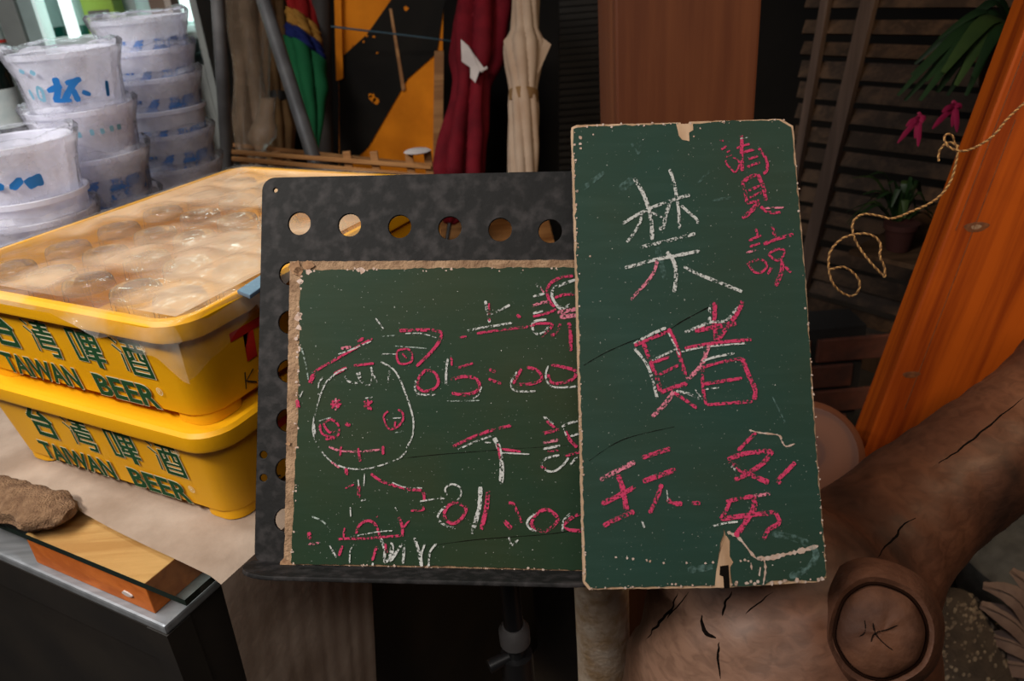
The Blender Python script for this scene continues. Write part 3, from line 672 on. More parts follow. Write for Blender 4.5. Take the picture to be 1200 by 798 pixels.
# --- chalk writing, character by character: (label, x0, y0, scale, [(colour, width, points, closed)])
W_, P_, X_, T_ = 'c_white', 'c_pink', 'c_mix', 'c_thin'
A = (710, 180, 4.9875); B = (710, 340, 4.9875); Cc = (690, 490, 4.9875); Dd = (820, 140, 9.975)
TALL = [
 ('white chalk character', A, [(W_, 24, [(165, 145), (215, 230), (245, 310), (265, 400), (270, 505)]), (W_, 20, [(95, 410), (190, 355), (270, 315), (340, 290), (420, 262), (490, 243)]), (W_, 18, [(205, 345), (200, 400), (160, 470), (122, 518)]),
   (W_, 16, [(265, 345), (330, 372)]), (W_, 20, [(370, 92), (395, 160), (412, 250), (425, 340), (430, 440)]), (W_, 22, [(375, 285), (350, 360), (335, 430), (310, 440)]), (W_, 18, [(440, 305), (490, 350), (530, 385), (535, 410)]),
   (W_, 22, [(200, 548), (300, 525), (420, 495), (522, 468)]), (W_, 22, [(110, 668), (200, 645), (300, 618), (420, 595), (548, 570)]), (X_, 20, [(300, 620), (285, 680), (245, 745), (180, 815), (145, 855)]),
   (W_, 24, [(355, 575), (390, 620), (408, 680), (405, 760), (398, 810)]), (W_, 20, [(455, 662), (540, 705), (640, 745), (765, 795), (795, 808)])]),
 ('pink chalk character', Dd, [(P_, 28, [(235, 240), (275, 255)]), (P_, 26, [(250, 355), (310, 315)]), (P_, 20, [(295, 400), (350, 365)]), (P_, 24, [(290, 445), (370, 415)]),
   (P_, 24, [(385, 445), (440, 470), (460, 520), (440, 590), (400, 615), (350, 565), (310, 520), (305, 480)]), (P_, 44, [(485, 190), (490, 260), (487, 400), (492, 500), (495, 605)]), (P_, 28, [(430, 340), (500, 310), (580, 290)]), (T_, 20, [(470, 225), (560, 210)]),
   (P_, 36, [(480, 400), (560, 372), (640, 350)]), (P_, 32, [(570, 465), (680, 430)]), (P_, 32, [(555, 560), (620, 530), (700, 505)]), (P_, 36, [(690, 340), (730, 400), (770, 460), (790, 540), (772, 615), (738, 630)]),
   (P_, 48, [(495, 750), (560, 690), (670, 650), (700, 700), (740, 790), (770, 950)]), (P_, 46, [(500, 745), (530, 850), (552, 985)]), (P_, 34, [(570, 835), (700, 775)]), (P_, 34, [(580, 915), (720, 855)]), (P_, 34, [(550, 985), (710, 945)]),
   (P_, 54, [(690, 970), (600, 1070), (500, 1160)]), (P_, 40, [(710, 1020), (800, 1085), (940, 1090)]), (X_, 26, [(760, 1040), (980, 1030)])]),
 ('pink chalk character', A, [(P_, 16, [(875, 440), (890, 490)]), (P_, 17, [(835, 510), (905, 478)]), (P_, 15, [(840, 545), (900, 525)]), (X_, 14, [(820, 580), (895, 560)]), (P_, 15, [(835, 640), (900, 620), (940, 650), (915, 690), (870, 695), (840, 660)], 1), (P_, 17, [(945, 705), (970, 660)]),
   (P_, 23, [(965, 420), (990, 490)]), (P_, 21, [(920, 530), (1000, 500), (1095, 472)]), (P_, 15, [(955, 585), (1000, 560), (1040, 565), (1035, 600), (1000, 625), (965, 605)], 1), (P_, 25, [(1030, 610), (1025, 690), (990, 775)]), (P_, 19, [(1045, 660), (1080, 695)])]),
 ('pink and white chalk character', B, [(W_, 18, [(160, 320), (230, 275), (350, 220)]), (W_, 18, [(165, 340), (230, 420), (265, 500), (300, 635)]), (P_, 22, [(165, 325), (220, 300), (370, 240)]), (P_, 26, [(215, 300), (260, 420), (300, 520), (315, 590)]), (P_, 25, [(365, 225), (410, 320), (440, 420), (465, 500)]),
   (W_, 10, [(365, 250), (405, 330), (430, 380)]), (P_, 18, [(270, 425), (370, 390)]), (W_, 13, [(270, 410), (410, 345)]), (P_, 18, [(310, 495), (430, 435)]), (P_, 24, [(315, 600), (390, 570), (475, 545)]), (X_, 28, [(400, 590), (340, 670), (270, 740)]), (P_, 20, [(400, 600), (460, 640), (530, 690)]),
   (W_, 16, [(410, 590), (480, 605), (545, 635)]), (W_, 8, [(520, 580), (565, 640)]), (W_, 18, [(605, 100), (605, 190)]), (P_, 28, [(635, 70), (635, 200), (645, 300)]), (W_, 18, [(455, 250), (540, 215), (610, 188), (700, 178), (750, 125), (785, 90)]), (P_, 30, [(520, 240), (620, 218), (760, 195)]),
   (P_, 28, [(795, 65), (770, 130), (720, 200), (650, 300)]), (P_, 22, [(460, 340), (600, 315), (720, 300), (850, 290)]), (W_, 11, [(440, 360), (560, 335), (700, 320), (830, 310)]), (X_, 26, [(600, 320), (560, 430), (500, 500), (470, 520)]), (W_, 15, [(565, 415), (640, 390), (750, 370)]),
   (P_, 18, [(565, 450), (700, 415), (795, 400)]), (P_, 28, [(795, 400), (835, 500), (870, 580), (865, 640)]), (P_, 21, [(570, 550), (690, 530), (795, 515)]), (W_, 9, [(580, 580), (660, 570)]), (P_, 19, [(565, 450), (565, 560), (585, 670)]), (P_, 19, [(590, 670), (700, 662), (855, 650)])]),
 ('pink chalk character', Cc, [(X_, 28, [(65, 360), (160, 310), (270, 255)]), (P_, 32, [(170, 330), (200, 420), (220, 540)]), (P_, 30, [(75, 500), (180, 450), (270, 400)]), (P_, 28, [(85, 628), (180, 580), (265, 545)]), (P_, 26, [(310, 232), (390, 205), (475, 178)]), (P_, 30, [(315, 370), (410, 335), (505, 300)]),
   (P_, 26, [(425, 385), (400, 460), (355, 555)]), (P_, 26, [(460, 470), (480, 495), (545, 500)]), (P_, 22, [(600, 495), (650, 497)]), (W_, 12, [(310, 600), (325, 640)]), (W_, 8, [(455, 420), (462, 490)])]),
 ('pink chalk character', Cc, [(P_, 22, [(975, 85), (920, 140), (870, 190)]), (P_, 28, [(810, 240), (920, 205), (1070, 190)]), (P_, 28, [(1070, 190), (1020, 260), (930, 320), (850, 360)]), (P_, 30, [(820, 255), (900, 310), (1000, 355), (1050, 375)]), (W_, 16, [(815, 265), (860, 305)]), (P_, 26, [(1205, 258), (1150, 315), (1105, 360), (1120, 385)]),
   (X_, 22, [(960, 455), (1060, 440)]), (P_, 24, [(800, 485), (960, 455)]), (P_, 24, [(825, 480), (800, 540), (770, 590)]), (P_, 28, [(770, 590), (900, 570), (1090, 550)]), (P_, 32, [(960, 455), (965, 520), (920, 600), (855, 690)]), (P_, 26, [(1090, 550), (1110, 610), (1050, 650), (1020, 710)]), (W_, 11, [(705, 635), (800, 612), (870, 605)])]),
]
E_ = (520, 310, 7.0588); F_ = (470, 400, 5.4545); G_ = (500, 480, 4.989); H_ = (340, 370, 6.); I_ = (340, 470, 6.); J_ = (340, 550, 6.)
WIDE = [
 ('white and pink chalk character', E_, [(W_, 24, [(345, 300), (360, 380), (380, 480)]), (P_, 22, [(375, 320), (378, 470)]), (W_, 21, [(390, 412), (470, 375), (548, 335)]), (W_, 19, [(185, 552), (300, 525), (420, 508), (565, 482)]), (P_, 22, [(275, 570), (450, 545), (610, 525), (730, 510)]), (P_, 19, [(115, 605), (190, 595)]), (P_, 26, [(605, 415), (635, 440)])]),
 ('pink and white chalk character', E_, [(W_, 28, [(765, 160), (800, 190)]), (X_, 16, [(800, 190), (830, 235)]), (W_, 22, [(740, 265), (835, 240)]), (X_, 26, [(730, 345), (800, 320), (880, 305)]), (W_, 20, [(735, 405), (820, 385)]), (P_, 22, [(740, 430), (850, 405), (930, 370)]),
   (W_, 22, [(850, 455), (770, 465), (735, 490), (740, 540), (775, 575), (830, 560), (870, 515)]), (P_, 22, [(730, 510), (770, 490), (880, 490), (890, 520), (800, 605)]), (P_, 28, [(965, 490), (930, 560), (890, 590)]), (P_, 26, [(1070, 95), (980, 105), (890, 150), (855, 220), (880, 310), (920, 350)]),
   (W_, 24, [(1120, 115), (980, 165), (910, 200), (895, 260), (930, 330), (975, 365), (1050, 330)]), (P_, 22, [(920, 275), (1000, 250), (1110, 248)]), (X_, 36, [(940, 400), (1110, 365)]), (X_, 40, [(960, 435), (1100, 420)]), (P_, 32, [(1035, 480), (1050, 580), (1050, 715)])]),
 ('pink chalk digit zero with white shadow', F_, [(P_, 19, [(165, 185), (215, 200), (240, 255), (215, 300), (155, 318), (110, 295), (112, 240), (140, 200)], 1), (W_, 13, [(95, 250), (90, 310), (130, 340), (225, 342)])]),
 ('pink chalk digit five', F_, [(W_, 15, [(300, 110), (290, 180), (288, 280)]), (P_, 15, [(322, 100), (325, 155)]), (P_, 16, [(365, 170), (410, 155), (460, 140)]), (P_, 22, [(320, 245), (400, 225), (470, 235), (500, 275), (480, 320), (400, 340), (325, 330)]), (W_, 10, [(515, 290), (495, 340), (460, 365)]), (T_, 9, [(290, 382), (500, 378)])]),
 ('pink chalk colon', F_, [(P_, 24, [(565, 180), (605, 195)]), (P_, 18, [(560, 240), (610, 260), (640, 270)])]),
 ('pink chalk digit zero with white shadow', F_, [(P_, 20, [(770, 175), (740, 230), (725, 265), (780, 275), (860, 265), (900, 235), (870, 185), (805, 165)]), (W_, 13, [(740, 195), (705, 260), (720, 310), (790, 320), (860, 318)])]),
 ('pink chalk digit zero with white shadow', F_, [(P_, 20, [(960, 150), (1040, 165), (1115, 190), (1100, 240), (1030, 265), (960, 262), (940, 210)]), (W_, 13, [(940, 155), (925, 220), (950, 280), (1010, 295), (1125, 288)])]),
 ('white and pink chalk character', G_, [(P_, 19, [(155, 215), (260, 165), (380, 120), (495, 92)]), (W_, 11, [(185, 232), (290, 185), (400, 147)]), (W_, 26, [(395, 165), (425, 230), (440, 330), (435, 435)]), (P_, 14, [(415, 200), (430, 290)]), (P_, 15, [(440, 230), (550, 245)]), (W_, 9, [(440, 252), (600, 260)]), (W_, 9, [(340, 190), (380, 195)])]),
 ('pink and white chalk character', G_, [(W_, 15, [(685, 40), (740, 85)]), (P_, 17, [(700, 65), (760, 115)]), (P_, 20, [(675, 140), (775, 115)]), (X_, 18, [(680, 195), (775, 175)]), (W_, 15, [(680, 230), (780, 210)]), (P_, 12, [(700, 245), (770, 238)]), (W_, 13, [(775, 265), (700, 285), (670, 320), (700, 355), (750, 358), (800, 320), (830, 280)]), (P_, 15, [(665, 330), (695, 345)]),
   (W_, 13, [(790, 100), (830, 80), (900, 62)]), (W_, 13, [(840, 155), (900, 138)]), (P_, 20, [(810, 125), (840, 180), (880, 220)]), (W_, 8, [(800, 110), (820, 160)]), (P_, 15, [(810, 270), (905, 245)]), (W_, 13, [(840, 320), (880, 275)])]),
 ('small white chalk loop', G_, [(W_, 11, [(120, 500), (110, 460), (150, 435), (195, 455), (200, 500), (180, 530)])]),
 ('pink chalk digit zero with white shadow', G_, [(P_, 20, [(165, 545), (215, 560), (230, 590), (200, 640), (155, 665), (115, 645), (105, 600), (130, 560)], 1), (W_, 13, [(110, 565), (70, 610), (75, 650), (130, 685), (170, 690)])]),
 ('pink and white chalk digit one', G_, [(W_, 26, [(315, 450), (310, 560), (290, 640), (265, 725)]), (P_, 28, [(360, 475), (350, 570), (320, 700)])]),
 ('pink chalk colon', G_, [(P_, 18, [(480, 545), (510, 555), (555, 660)]), (P_, 26, [(455, 650), (495, 695)])]),
 ('pink chalk digit zero with white shadow', G_, [(P_, 20, [(655, 600), (710, 585), (765, 630), (750, 670), (690, 710), (630, 690), (615, 655)], 1), (W_, 13, [(640, 600), (590, 650), (600, 690), (640, 710)])]),
 ('pink chalk digit zero with white shadow', G_, [(P_, 20, [(915, 600), (850, 630), (810, 670), (830, 700), (915, 708)]), (W_, 13, [(850, 600), (800, 650), (795, 710)])]),
 ('white chalk tick', G_, [(W_, 11, [(480, 745), (500, 790), (535, 760)])]),
 ('chalk face outline', H_, [(W_, 13, [(640, 325), (720, 370), (770, 440), (810, 540), (845, 640), (868, 740), (862, 840), (820, 930)]), (W_, 11, [(820, 950), (770, 1000), (680, 1037), (580, 1068), (480, 1078), (380, 1065), (300, 1030), (250, 985), (200, 920), (165, 830), (165, 750), (190, 640), (230, 520), (265, 450)]), (W_, 12, [(235, 430), (205, 470), (200, 510)]), (W_, 12, [(195, 548), (222, 556)]), (W_, 16, [(170, 760), (180, 860)])]),
 ('pink chalk cap with a tail', H_, [(P_, 20, [(135, 470), (180, 390), (300, 320), (420, 250), (500, 205), (580, 160)]), (W_, 11, [(340, 270), (440, 235), (570, 180)]), (P_, 13, [(150, 475), (178, 410)]), (X_, 22, [(360, 230), (430, 220)]), (P_, 26, [(475, 180), (520, 160)]), (W_, 11, [(600, 15), (660, 95)]), (T_, 9, [(650, 145), (740, 140)]),
   (P_, 24, [(770, 105), (900, 100), (1030, 105), (1065, 140), (1010, 235), (890, 355)]), (W_, 9, [(810, 125), (920, 125), (1035, 155)]), (P_, 16, [(755, 250), (840, 240), (855, 320), (770, 335)], 1), (P_, 12, [(790, 265), (820, 300)]), (W_, 7, [(650, 268), (750, 270)]), (T_, 9, [(740, 213), (960, 230)])]),
 ('chalk fringe of hair', H_, [(P_, 24, [(310, 410), (400, 365)]), (P_, 19, [(450, 350), (590, 335)]), (W_, 13, [(265, 460), (330, 400), (400, 370)]), (W_, 15, [(385, 425), (420, 465), (490, 465), (490, 395)]), (W_, 15, [(470, 400), (500, 460), (560, 485), (580, 420), (570, 360)]), (W_, 15, [(590, 420), (610, 470)]), (W_, 13, [(700, 385), (690, 470)])]),
 ('pink chalk eye', H_, [(P_, 20, [(295, 595), (350, 650)]), (P_, 20, [(350, 590), (295, 650)]), (X_, 18, [(322, 580), (322, 665)]), (P_, 18, [(285, 622), (365, 622)])]),
 ('pink chalk eye', H_, [(P_, 20, [(520, 600), (575, 660)]), (P_, 20, [(580, 600), (520, 640)]), (W_, 10, [(530, 580), (580, 572)]), (P_, 18, [(548, 590), (552, 660)])]),
 ('pink chalk cheek ring', I_, [(P_, 15, [(690, 70), (660, 110), (690, 190), (750, 185), (795, 130), (790, 80), (760, 60)]), (W_, 8, [(720, 120), (780, 118)]), (P_, 14, [(740, 140), (738, 180)]), (T_, 9, [(800, 210), (740, 222)])]),
 ('pink chalk cheek scribble', I_, [(P_, 17, [(210, 160), (230, 230), (330, 250), (340, 170), (290, 130), (240, 160), (280, 220), (320, 200)]), (P_, 26, [(250, 265), (330, 255)]), (W_, 9, [(205, 140), (290, 115)]), (P_, 26, [(390, 160), (425, 170)])]),
 ('pink chalk mouth', I_, [(X_, 15, [(275, 320), (340, 345), (440, 355), (540, 350), (640, 340)]), (P_, 17, [(360, 310), (355, 390)]), (P_, 19, [(480, 330), (495, 430)]), (P_, 19, [(655, 315), (655, 375)])]),
 ('pink chalk body and arm', I_, [(P_, 24, [(395, 470), (400, 520)]), (X_, 16, [(290, 425), (350, 470)]), (P_, 13, [(390, 612), (450, 585)]), (P_, 24, [(485, 590), (485, 680)]), (W_, 9, [(525, 510), (520, 600)]), (W_, 9, [(480, 550), (485, 600)]), (W_, 11, [(500, 700), (535, 690)]), (P_, 21, [(570, 510), (640, 560), (740, 595), (840, 620), (930, 632), (945, 700)]),
   (W_, 9, [(720, 572), (800, 602), (930, 610)]), (W_, 11, [(910, 705), (1000, 690), (1090, 682)]), (P_, 15, [(850, 770), (935, 765), (935, 740)]), (W_, 10, [(740, 745), (755, 770)])]),
 ('chalk legs and scribble', J_, [(P_, 34, [(135, 440), (140, 490)]), (X_, 18, [(130, 525), (205, 515)]), (T_, 12, [(155, 330), (240, 370), (280, 440)]), (W_, 13, [(280, 535), (330, 620)]), (P_, 20, [(370, 535), (345, 605)]), (P_, 17, [(335, 490), (400, 485), (520, 485), (640, 475), (780, 465)]), (P_, 15, [(385, 410), (375, 490)]), (P_, 20, [(465, 450), (490, 390), (545, 360), (595, 380), (625, 440), (635, 490)]),
   (W_, 9, [(425, 475), (600, 440), (720, 430)]), (P_, 21, [(765, 335), (790, 400), (790, 470)]), (P_, 15, [(790, 420), (840, 355)]), (P_, 16, [(600, 328), (618, 330)]), (W_, 11, [(450, 520), (425, 570), (420, 660)]), (W_, 10, [(425, 265), (428, 330)])]),
 ('chalk zigzag scribble', J_, [(P_, 20, [(610, 540), (580, 640)]), (W_, 15, [(585, 655), (580, 675)]), (W_, 21, [(640, 485), (665, 560), (670, 650), (720, 580), (715, 510)]), (W_, 21, [(720, 530), (705, 640), (795, 525), (795, 660)]), (P_, 20, [(670, 520), (680, 590)])]),
 ('white chalk scribble', J_, [(W_, 22, [(875, 480), (905, 570), (925, 680)]), (W_, 14, [(950, 520), (925, 600), (930, 680)]), (W_, 15, [(1030, 520), (985, 580), (975, 680)])]),
 ('smudged pink chalk mark', H_, [(P_, 30, [(50, 590), (60, 650)]), (W_, 9, [(95, 520), (70, 575)]), (T_, 12, [(80, 220), (110, 330), (130, 450)])]),
]
NZ = [0.0006]
def write(data, fr, parent):
    for lab, (x0, y0, sc), strokes in data:
        per = {}
        for st in strokes:
            mk, wd, pts = st[:3]; closed = len(st) > 3
            q = [PF(x0 + X / sc, y0 + Y / sc, fr) for X, Y in pts]
            q = spline(q, 7, closed)
            NZ[0] += .0000015
            ribbon(per.setdefault(mk, MB()), q, wd / sc * PXM * (.86 if parent is tb else .92), NZ[0], .16)
        first = None
        for mk, mb in per.items():
            me = bpy.data.meshes.new('chalk_character'); me.from_pydata(mb.v, [], mb.f)
            o = link('chalk_character' if first is None else 'chalk_layer', me, mt[mk], parent if first is None else first)
            if first is None: first = o; tag(o, lab)
write(TALL, RF, tb); write(WIDE, LF, wb)
# smears and stray specks
smm = chalk('chalk_smear', (.14, .23, .21), .68, .28, 260)
for x0, y0, pts, wd in ((0, 0, [(727, 222), (742, 210)], 9), (0, 0, [(740, 168), (748, 180), (751, 165)], 3), (0, 0, [(682, 222), (695, 212), (708, 202)], 5), (0, 0, [(770, 290), (775, 310), (780, 328)], 6), (0, 0, [(905, 625), (935, 632), (955, 645), (950, 662), (925, 676)], 7), (0, 0, [(806, 668), (835, 664)], 7),
                      (0, 0, [(818, 215), (832, 200)], 3), (0, 0, [(835, 235), (848, 233), (858, 232)], 3), (0, 0, [(905, 465), (915, 485), (920, 495)], 1.5)):
    sm = MB(); ribbon(sm, spline([PF(*p, RF) for p in pts], 6), wd * PXM, .0005, .2); me = bpy.data.meshes.new('chalk_smear'); me.from_pydata(sm.v, [], sm.f); link('chalk_smear', me, smm, tb)
def specks(fr, parent, box, n, seed):
    random.seed(seed); out = []
    for k in range(n):
        c = PF(random.uniform(box[0], box[2]), random.uniform(box[1], box[3]), fr)
        out.append(blob(c, PXM * random.choice((.3, .35, .45, .7)), 5, random.uniform(.5, 1)))
    flat('chalk_specks', out, .0004, mt['c_dots'], parent, kind='stuff')
specks(LF, wb, (355, 330, 674, 655), 70, 3); specks(RF, tb, (690, 160, 925, 675), 70, 4)
random.seed(11)
# ------------------------------------------------------------------ stacks of plastic buckets
def zat(axis, py):                                  # height on a vertical axis that shows at photo row py
    z0, z1 = .3, 2.2
    for _ in range(40):
        zm = (z0 + z1) / 2; q = R3.transposed() @ (Vector((axis.x, axis.y, zm)) - CAM); y = 399 - F * q.y / -q.z
        if y < py: z1 = zm
        else: z0 = zm
    return z0
RIM, BOT, HH = .0765, .056, .118
prof = [(BOT - .004, 0), (BOT, .003), (BOT + .0035, .02), (BOT + .012, .07), (RIM - .004, HH - .012), (RIM - .003, HH - .009), (RIM + .0005, HH - .008), (RIM + .001, HH - .001), (RIM - .001, HH), (RIM - .004, HH - .002), (BOT + .008, .06), (BOT - .006, .006), (0, .006)]
mb = MB(); mb.lathe([(0, 0)] + prof, seg=48); BUCKET = None
def bucket(ax, ztop, label, grp, bag, printed, seed):
    global BUCKET
    root = thing('plastic_bucket', label, 'bucket', Vector((ax.x, ax.y, ztop - HH)), False, grp)
    if BUCKET is None: BUCKET = MB().lathe([(0, 0)] + prof, seg=48).build('bucket_body', mt['cup'], root, True)
    else:
        o = BUCKET.copy(); COL.objects.link(o); o.parent = root
    rad = lambda z: BOT + .004 + (RIM - BOT - .008) * z / HH
    if printed:
        MB().lathe([(rad(z) + .0012, z) for z in (.034, .05, .066, .084)], seg=48).build('blue_print', mt['blueprint'], root, True)
    if bag:
        def wob(r, z, a, k):
            n = noise.noise(Vector((math.cos(a) * 2.2, math.sin(a) * 2.2, z * 16 + seed)))
            n2 = noise.noise(Vector((math.cos(a) * 6, math.sin(a) * 6, z * 40 + seed)))
            return r + .0025 * n + .0014 * n2 + .001, z + (.007 * n + .003 * n2) * min(1, max(0, (z - .02) / .05))
        MB().lathe([(rad(.004) + .002, .004), (rad(.03) + .004, .03), (rad(.06) + .004, .06), (rad(.09) + .005, .09), (RIM + .006, HH - .006), (RIM + .009, HH + .004), (RIM + .004, HH + .011), (RIM - .012, HH + .008)], seg=64, wob=wob).build('bag_film', mt['bag'], root, True)
    return root
ORD = ['topmost', 'second', 'third', 'fourth', 'fifth', 'sixth', 'seventh', 'eighth', 'ninth', 'tenth', 'eleventh', 'twelfth']
TOPB = []
for nm, (px, py, D), rims, bags in (
        ('the tall rear stack beside the grey pipe', (161, 20, 1.35), [20, 56, 88, 124, 152, 190, 216], (1, 1, 1, 0, 1, 1, 0)),
        ('the middle stack beside the dark bottles', (72, 58, 1.17), [58, 124, 178, 232], (1, 1, 1, 1)),
        ('the low front stack at the crate corner', (12, 164, 1.06), [164, 224, 248, 276], (1, 0, 1, 1))):
    ax = P(px, py, D); zs = [zat(ax, r) for r in rims]
    while zs[-1] - HH > .9125 + .001:
        zs.append(max(zs[-1] - .05, .9125 + HH)) if zs[-1] - .05 - HH > .9125 + .012 else zs.append(.9125 + HH)
        if abs(zs[-1] - .9125 - HH) < 1e-6: break
    for k, z in enumerate(zs):
        r = bucket(ax, z, '%s frosted plastic bucket in %s' % (ORD[k] if k == 0 else ORD[k] + ' from top', nm) if False else '%s frosted plastic bucket %sin %s' % (ORD[k], '' if k == 0 else 'from the top ', nm), 'stacked plastic buckets', k < len(bags) and bags[k], not ((px == 72 and k < 2) or (px == 12 and k == 0)), k * 3.1 + px)
        TOPB.append((px, k, ax, z, r))
def oncyl(px, py, ax, r):
    d = ray(px, py); a = d.x ** 2 + d.y ** 2; b = -2 * (d.x * ax.x + d.y * ax.y); c = ax.x ** 2 + ax.y ** 2 - r * r
    t = (-b - math.sqrt(max(0, b * b - 4 * a * c))) / (2 * a); p = CAM + d * t
    return math.atan2(p.y - ax.y, p.x - ax.x), p.z
def ink(root, ax, z, strokes, mat, lab, x0, y0, sc):
    mb = MB()
    for wd, pts in strokes:
        q = []
        for X, Y in pts:
            a, zz = oncyl(x0 + X / sc, y0 + Y / sc, ax, RIM); q.append(Vector((a * RIM, zz - (z - HH))))
        q = spline(q, 5); m2 = MB(); ribbon(m2, q, wd / sc * 1.02 * 1.17 / 900, 0, .1); b = len(mb.v)
        for v in m2.v:
            rr_ = BOT + .004 + (RIM - BOT - .008) * v[1] / HH + .0095; a = v[0] / RIM; mb.v.append((rr_ * math.cos(a), rr_ * math.sin(a), v[1]))
        mb.f += [tuple(b + i for i in f) for f in m2.f]
    me = bpy.data.meshes.new('blue_lettering'); me.from_pydata(mb.v, [], mb.f); tag(link('blue_lettering', me, mat, root), lab)
for px, k, ax, z, r in TOPB:
    if px == 72 and k == 0:
        ink(r, ax, z, [(46, [(430, 205), (452, 300), (432, 395)]), (42, [(370, 312), (480, 268)]), (30, [(415, 388), (560, 384)])], mt['blue'], 'blue printed character', 0, 60, 6.65)
        ink(r, ax, z, [(42, [(510, 252), (630, 215)]), (42, [(600, 220), (550, 290), (500, 390)]), (44, [(565, 290), (615, 395)]), (34, [(640, 315), (710, 340)])], mt['blue'], 'blue printed character', 0, 60, 6.65)
        ink(r, ax, z, [(26, [(228, 300), (262, 380)]), (26, [(290, 275), (330, 310), (345, 395)]), (20, [(290, 275), (300, 360), (345, 395)])], mt['teal'], 'faded blue printed character', 0, 60, 6.65)
        ink(r, ax, z, [(30, [(165, 150), (205, 165)]), (34, [(245, 155), (285, 180)])], mt['teal'], 'faded blue print', 0, 60, 6.65)
        ink(r, ax, z, [(34, [(828, 230), (850, 350)])], mt['blue'], 'blue print at the bucket side', 0, 60, 6.65)
    if px == 72 and k == 1:
        ink(r, ax, z, [(44, [(x - 16, y), (x + 16, y - 6)]) for x, y in ((530, 665), (620, 655), (715, 635), (795, 625), (865, 605), (920, 592))], mt['teal'], 'row of pale blue printed blots', 0, 60, 6.65)
    if px == 12 and k == 0:
        ink(r, ax, z, [(60, [(60, 130), (95, 155)]), (46, [(125, 150), (160, 130), (200, 118)]), (30, [(-60, 140), (20, 160)])], mt['blue'], 'blue printed strokes', 0, 180, 4)

# ------------------------------------------------------------------ dark bottles left of the buckets, lit fridge behind
def bottle(name, base, hgt, rad, glass, cap, labmat, label, grp):
    root = thing(name, label, 'bottle', base, False, grp); s = hgt
    MB().lathe([(0, 0), (rad * .94, 0), (rad, .01), (rad, s * .56), (rad * .92, s * .63), (rad * .45, s * .76), (rad * .40, s * .93), (rad * .44, s * .935), (rad * .44, s * .96), (0, s * .96)], seg=24).build('glass_body', glass, root, True)
    MB().lathe([(rad * .47, s * .74), (rad * .43, s * .93), (rad * .46, s), (0, s)], seg=24).build('neck_foil', cap[0], root, True)
    MB().lathe([(rad * .485, s * .775), (rad * .465, s * .80)], seg=24).build('neck_band', cap[1], root, True)
    MB().lathe([(rad * 1.012, s * .16), (rad * 1.012, s * .46)], seg=24).build('label', labmat, root, True)
    return root
dkglass = M('dark_green_glass', (.006, .012, .010), rough=.12, spec=.6)
foil = M('silver_foil', (.45, .55, .53), rough=.4); redband = M('red_band', (.6, .04, .03), rough=.5); paper = M('white_label', (.6, .64, .63), (.45, .52, .52), rough=.7, scale=30)
SHT = PY(8, 167, 1.85).z
sh = thing('drinks_shelf', 'low dark shelf carrying the dark bottles beside the fridge', 'shelf', (-1.36, 1.95, 0))
MB().box((-1.36, 1.95, SHT - .0155), (.62, .34, .03)).build('shelf_board', mt['cab'], sh)
for sx in (-1, 1): MB().box((-1.36 + sx * .29, 1.95, (SHT - .031) / 2), (.03, .34, SHT - .031)).build('shelf_side', mt['cab'], sh)
for k, (x, y, lab) in enumerate((((9, 148), 1.80, 'dark bottle with white label and silver red-banded neck, closest to the bucket stack'), ((-22, 150), 1.93, 'dark bottle with white label and silver neck on the shelf end'), ((30, 146), 1.94, 'dark bottle with white label half hidden behind the middle bucket stack'))):
    p = PY(x[0], x[1], y); bottle('dark_bottle', Vector((p.x, p.y, SHT)), .27, .044, dkglass, (foil, redband), paper, lab, 'dark bottles beside the fridge')
# fridge: open-fronted lit cabinet, front plane at Y=FY
FY = 2.35
fr = thing('display_fridge', 'lit drinks fridge with a grey frame behind the plastic buckets', 'fridge', (-1.45, FY + .25, 0))
frame_g = M('grey_fridge_frame', (.30, .31, .29), (.24, .25, .24), rough=.5); frame_t = M('pale_fridge_frame', (.42, .52, .50), rough=.45); brownf = M('brown_frame', (.2, .13, .09), rough=.6); inner = M('white_liner', (.75, .85, .82), rough=.5)
def fx(px, py=22): return PY(px, py, FY).x
zs0 = PY(75, 45, FY).z
def fbox(nm, x0, x1, y0, y1, z0, z1, mat, par=None): return MB().box(((x0 + x1) / 2, (y0 + y1) / 2, (z0 + z1) / 2), (x1 - x0, y1 - y0, z1 - z0)).build(nm, mat, par or fr, bevel=.003)
xL, xR = fx(-40), fx(226)
fbox('back_panel', xL, xR, FY + .48, FY + .5, 0, 2.1, inner); fbox('side_panel', xL - .02, xL, FY, FY + .5, 0, 2.1, frame_g); fbox('side_panel', xR, xR + .02, FY, FY + .5, 0, 2.1, frame_g)
fbox('top_panel', xL, xR, FY, FY + .5, 2.1, 2.14, frame_g); fbox('base_panel', xL, xR, FY, FY + .48, 0, zs0 - .1, frame_g)
fbox('sill', fx(60), fx(190), FY - .02, FY + .03, zs0 - .1, zs0 + .004, inner); fbox('shelf', xL, xR, FY + .03, FY + .47, zs0 - .03, zs0 - .012, inner)
fbox('shelf', xL, xR, FY + .03, FY + .47, zs0 + .32, zs0 + .335, inner)
fbox('door_post', fx(6), fx(34), FY - .05, FY, zs0 - .1, 2.1, frame_g); fbox('door_post', fx(34), fx(52), FY - .035, FY + .01, zs0 - .1, 2.1, frame_t); fbox('door_trim', fx(52), fx(56), FY - .04, FY + .012, zs0 - .1, 2.1, emit('glowing_white_trim', (.8, 1, .96), .25))  # trim emits faintly, standing in for fridge light falling on it
fbox('white_rail', fx(80), fx(90), FY - .03, FY, zs0, 2.1, emit('glowing_rail', (.85, 1, .97), .8))  # plain white rail, no lamp; its brightness is put in as emission
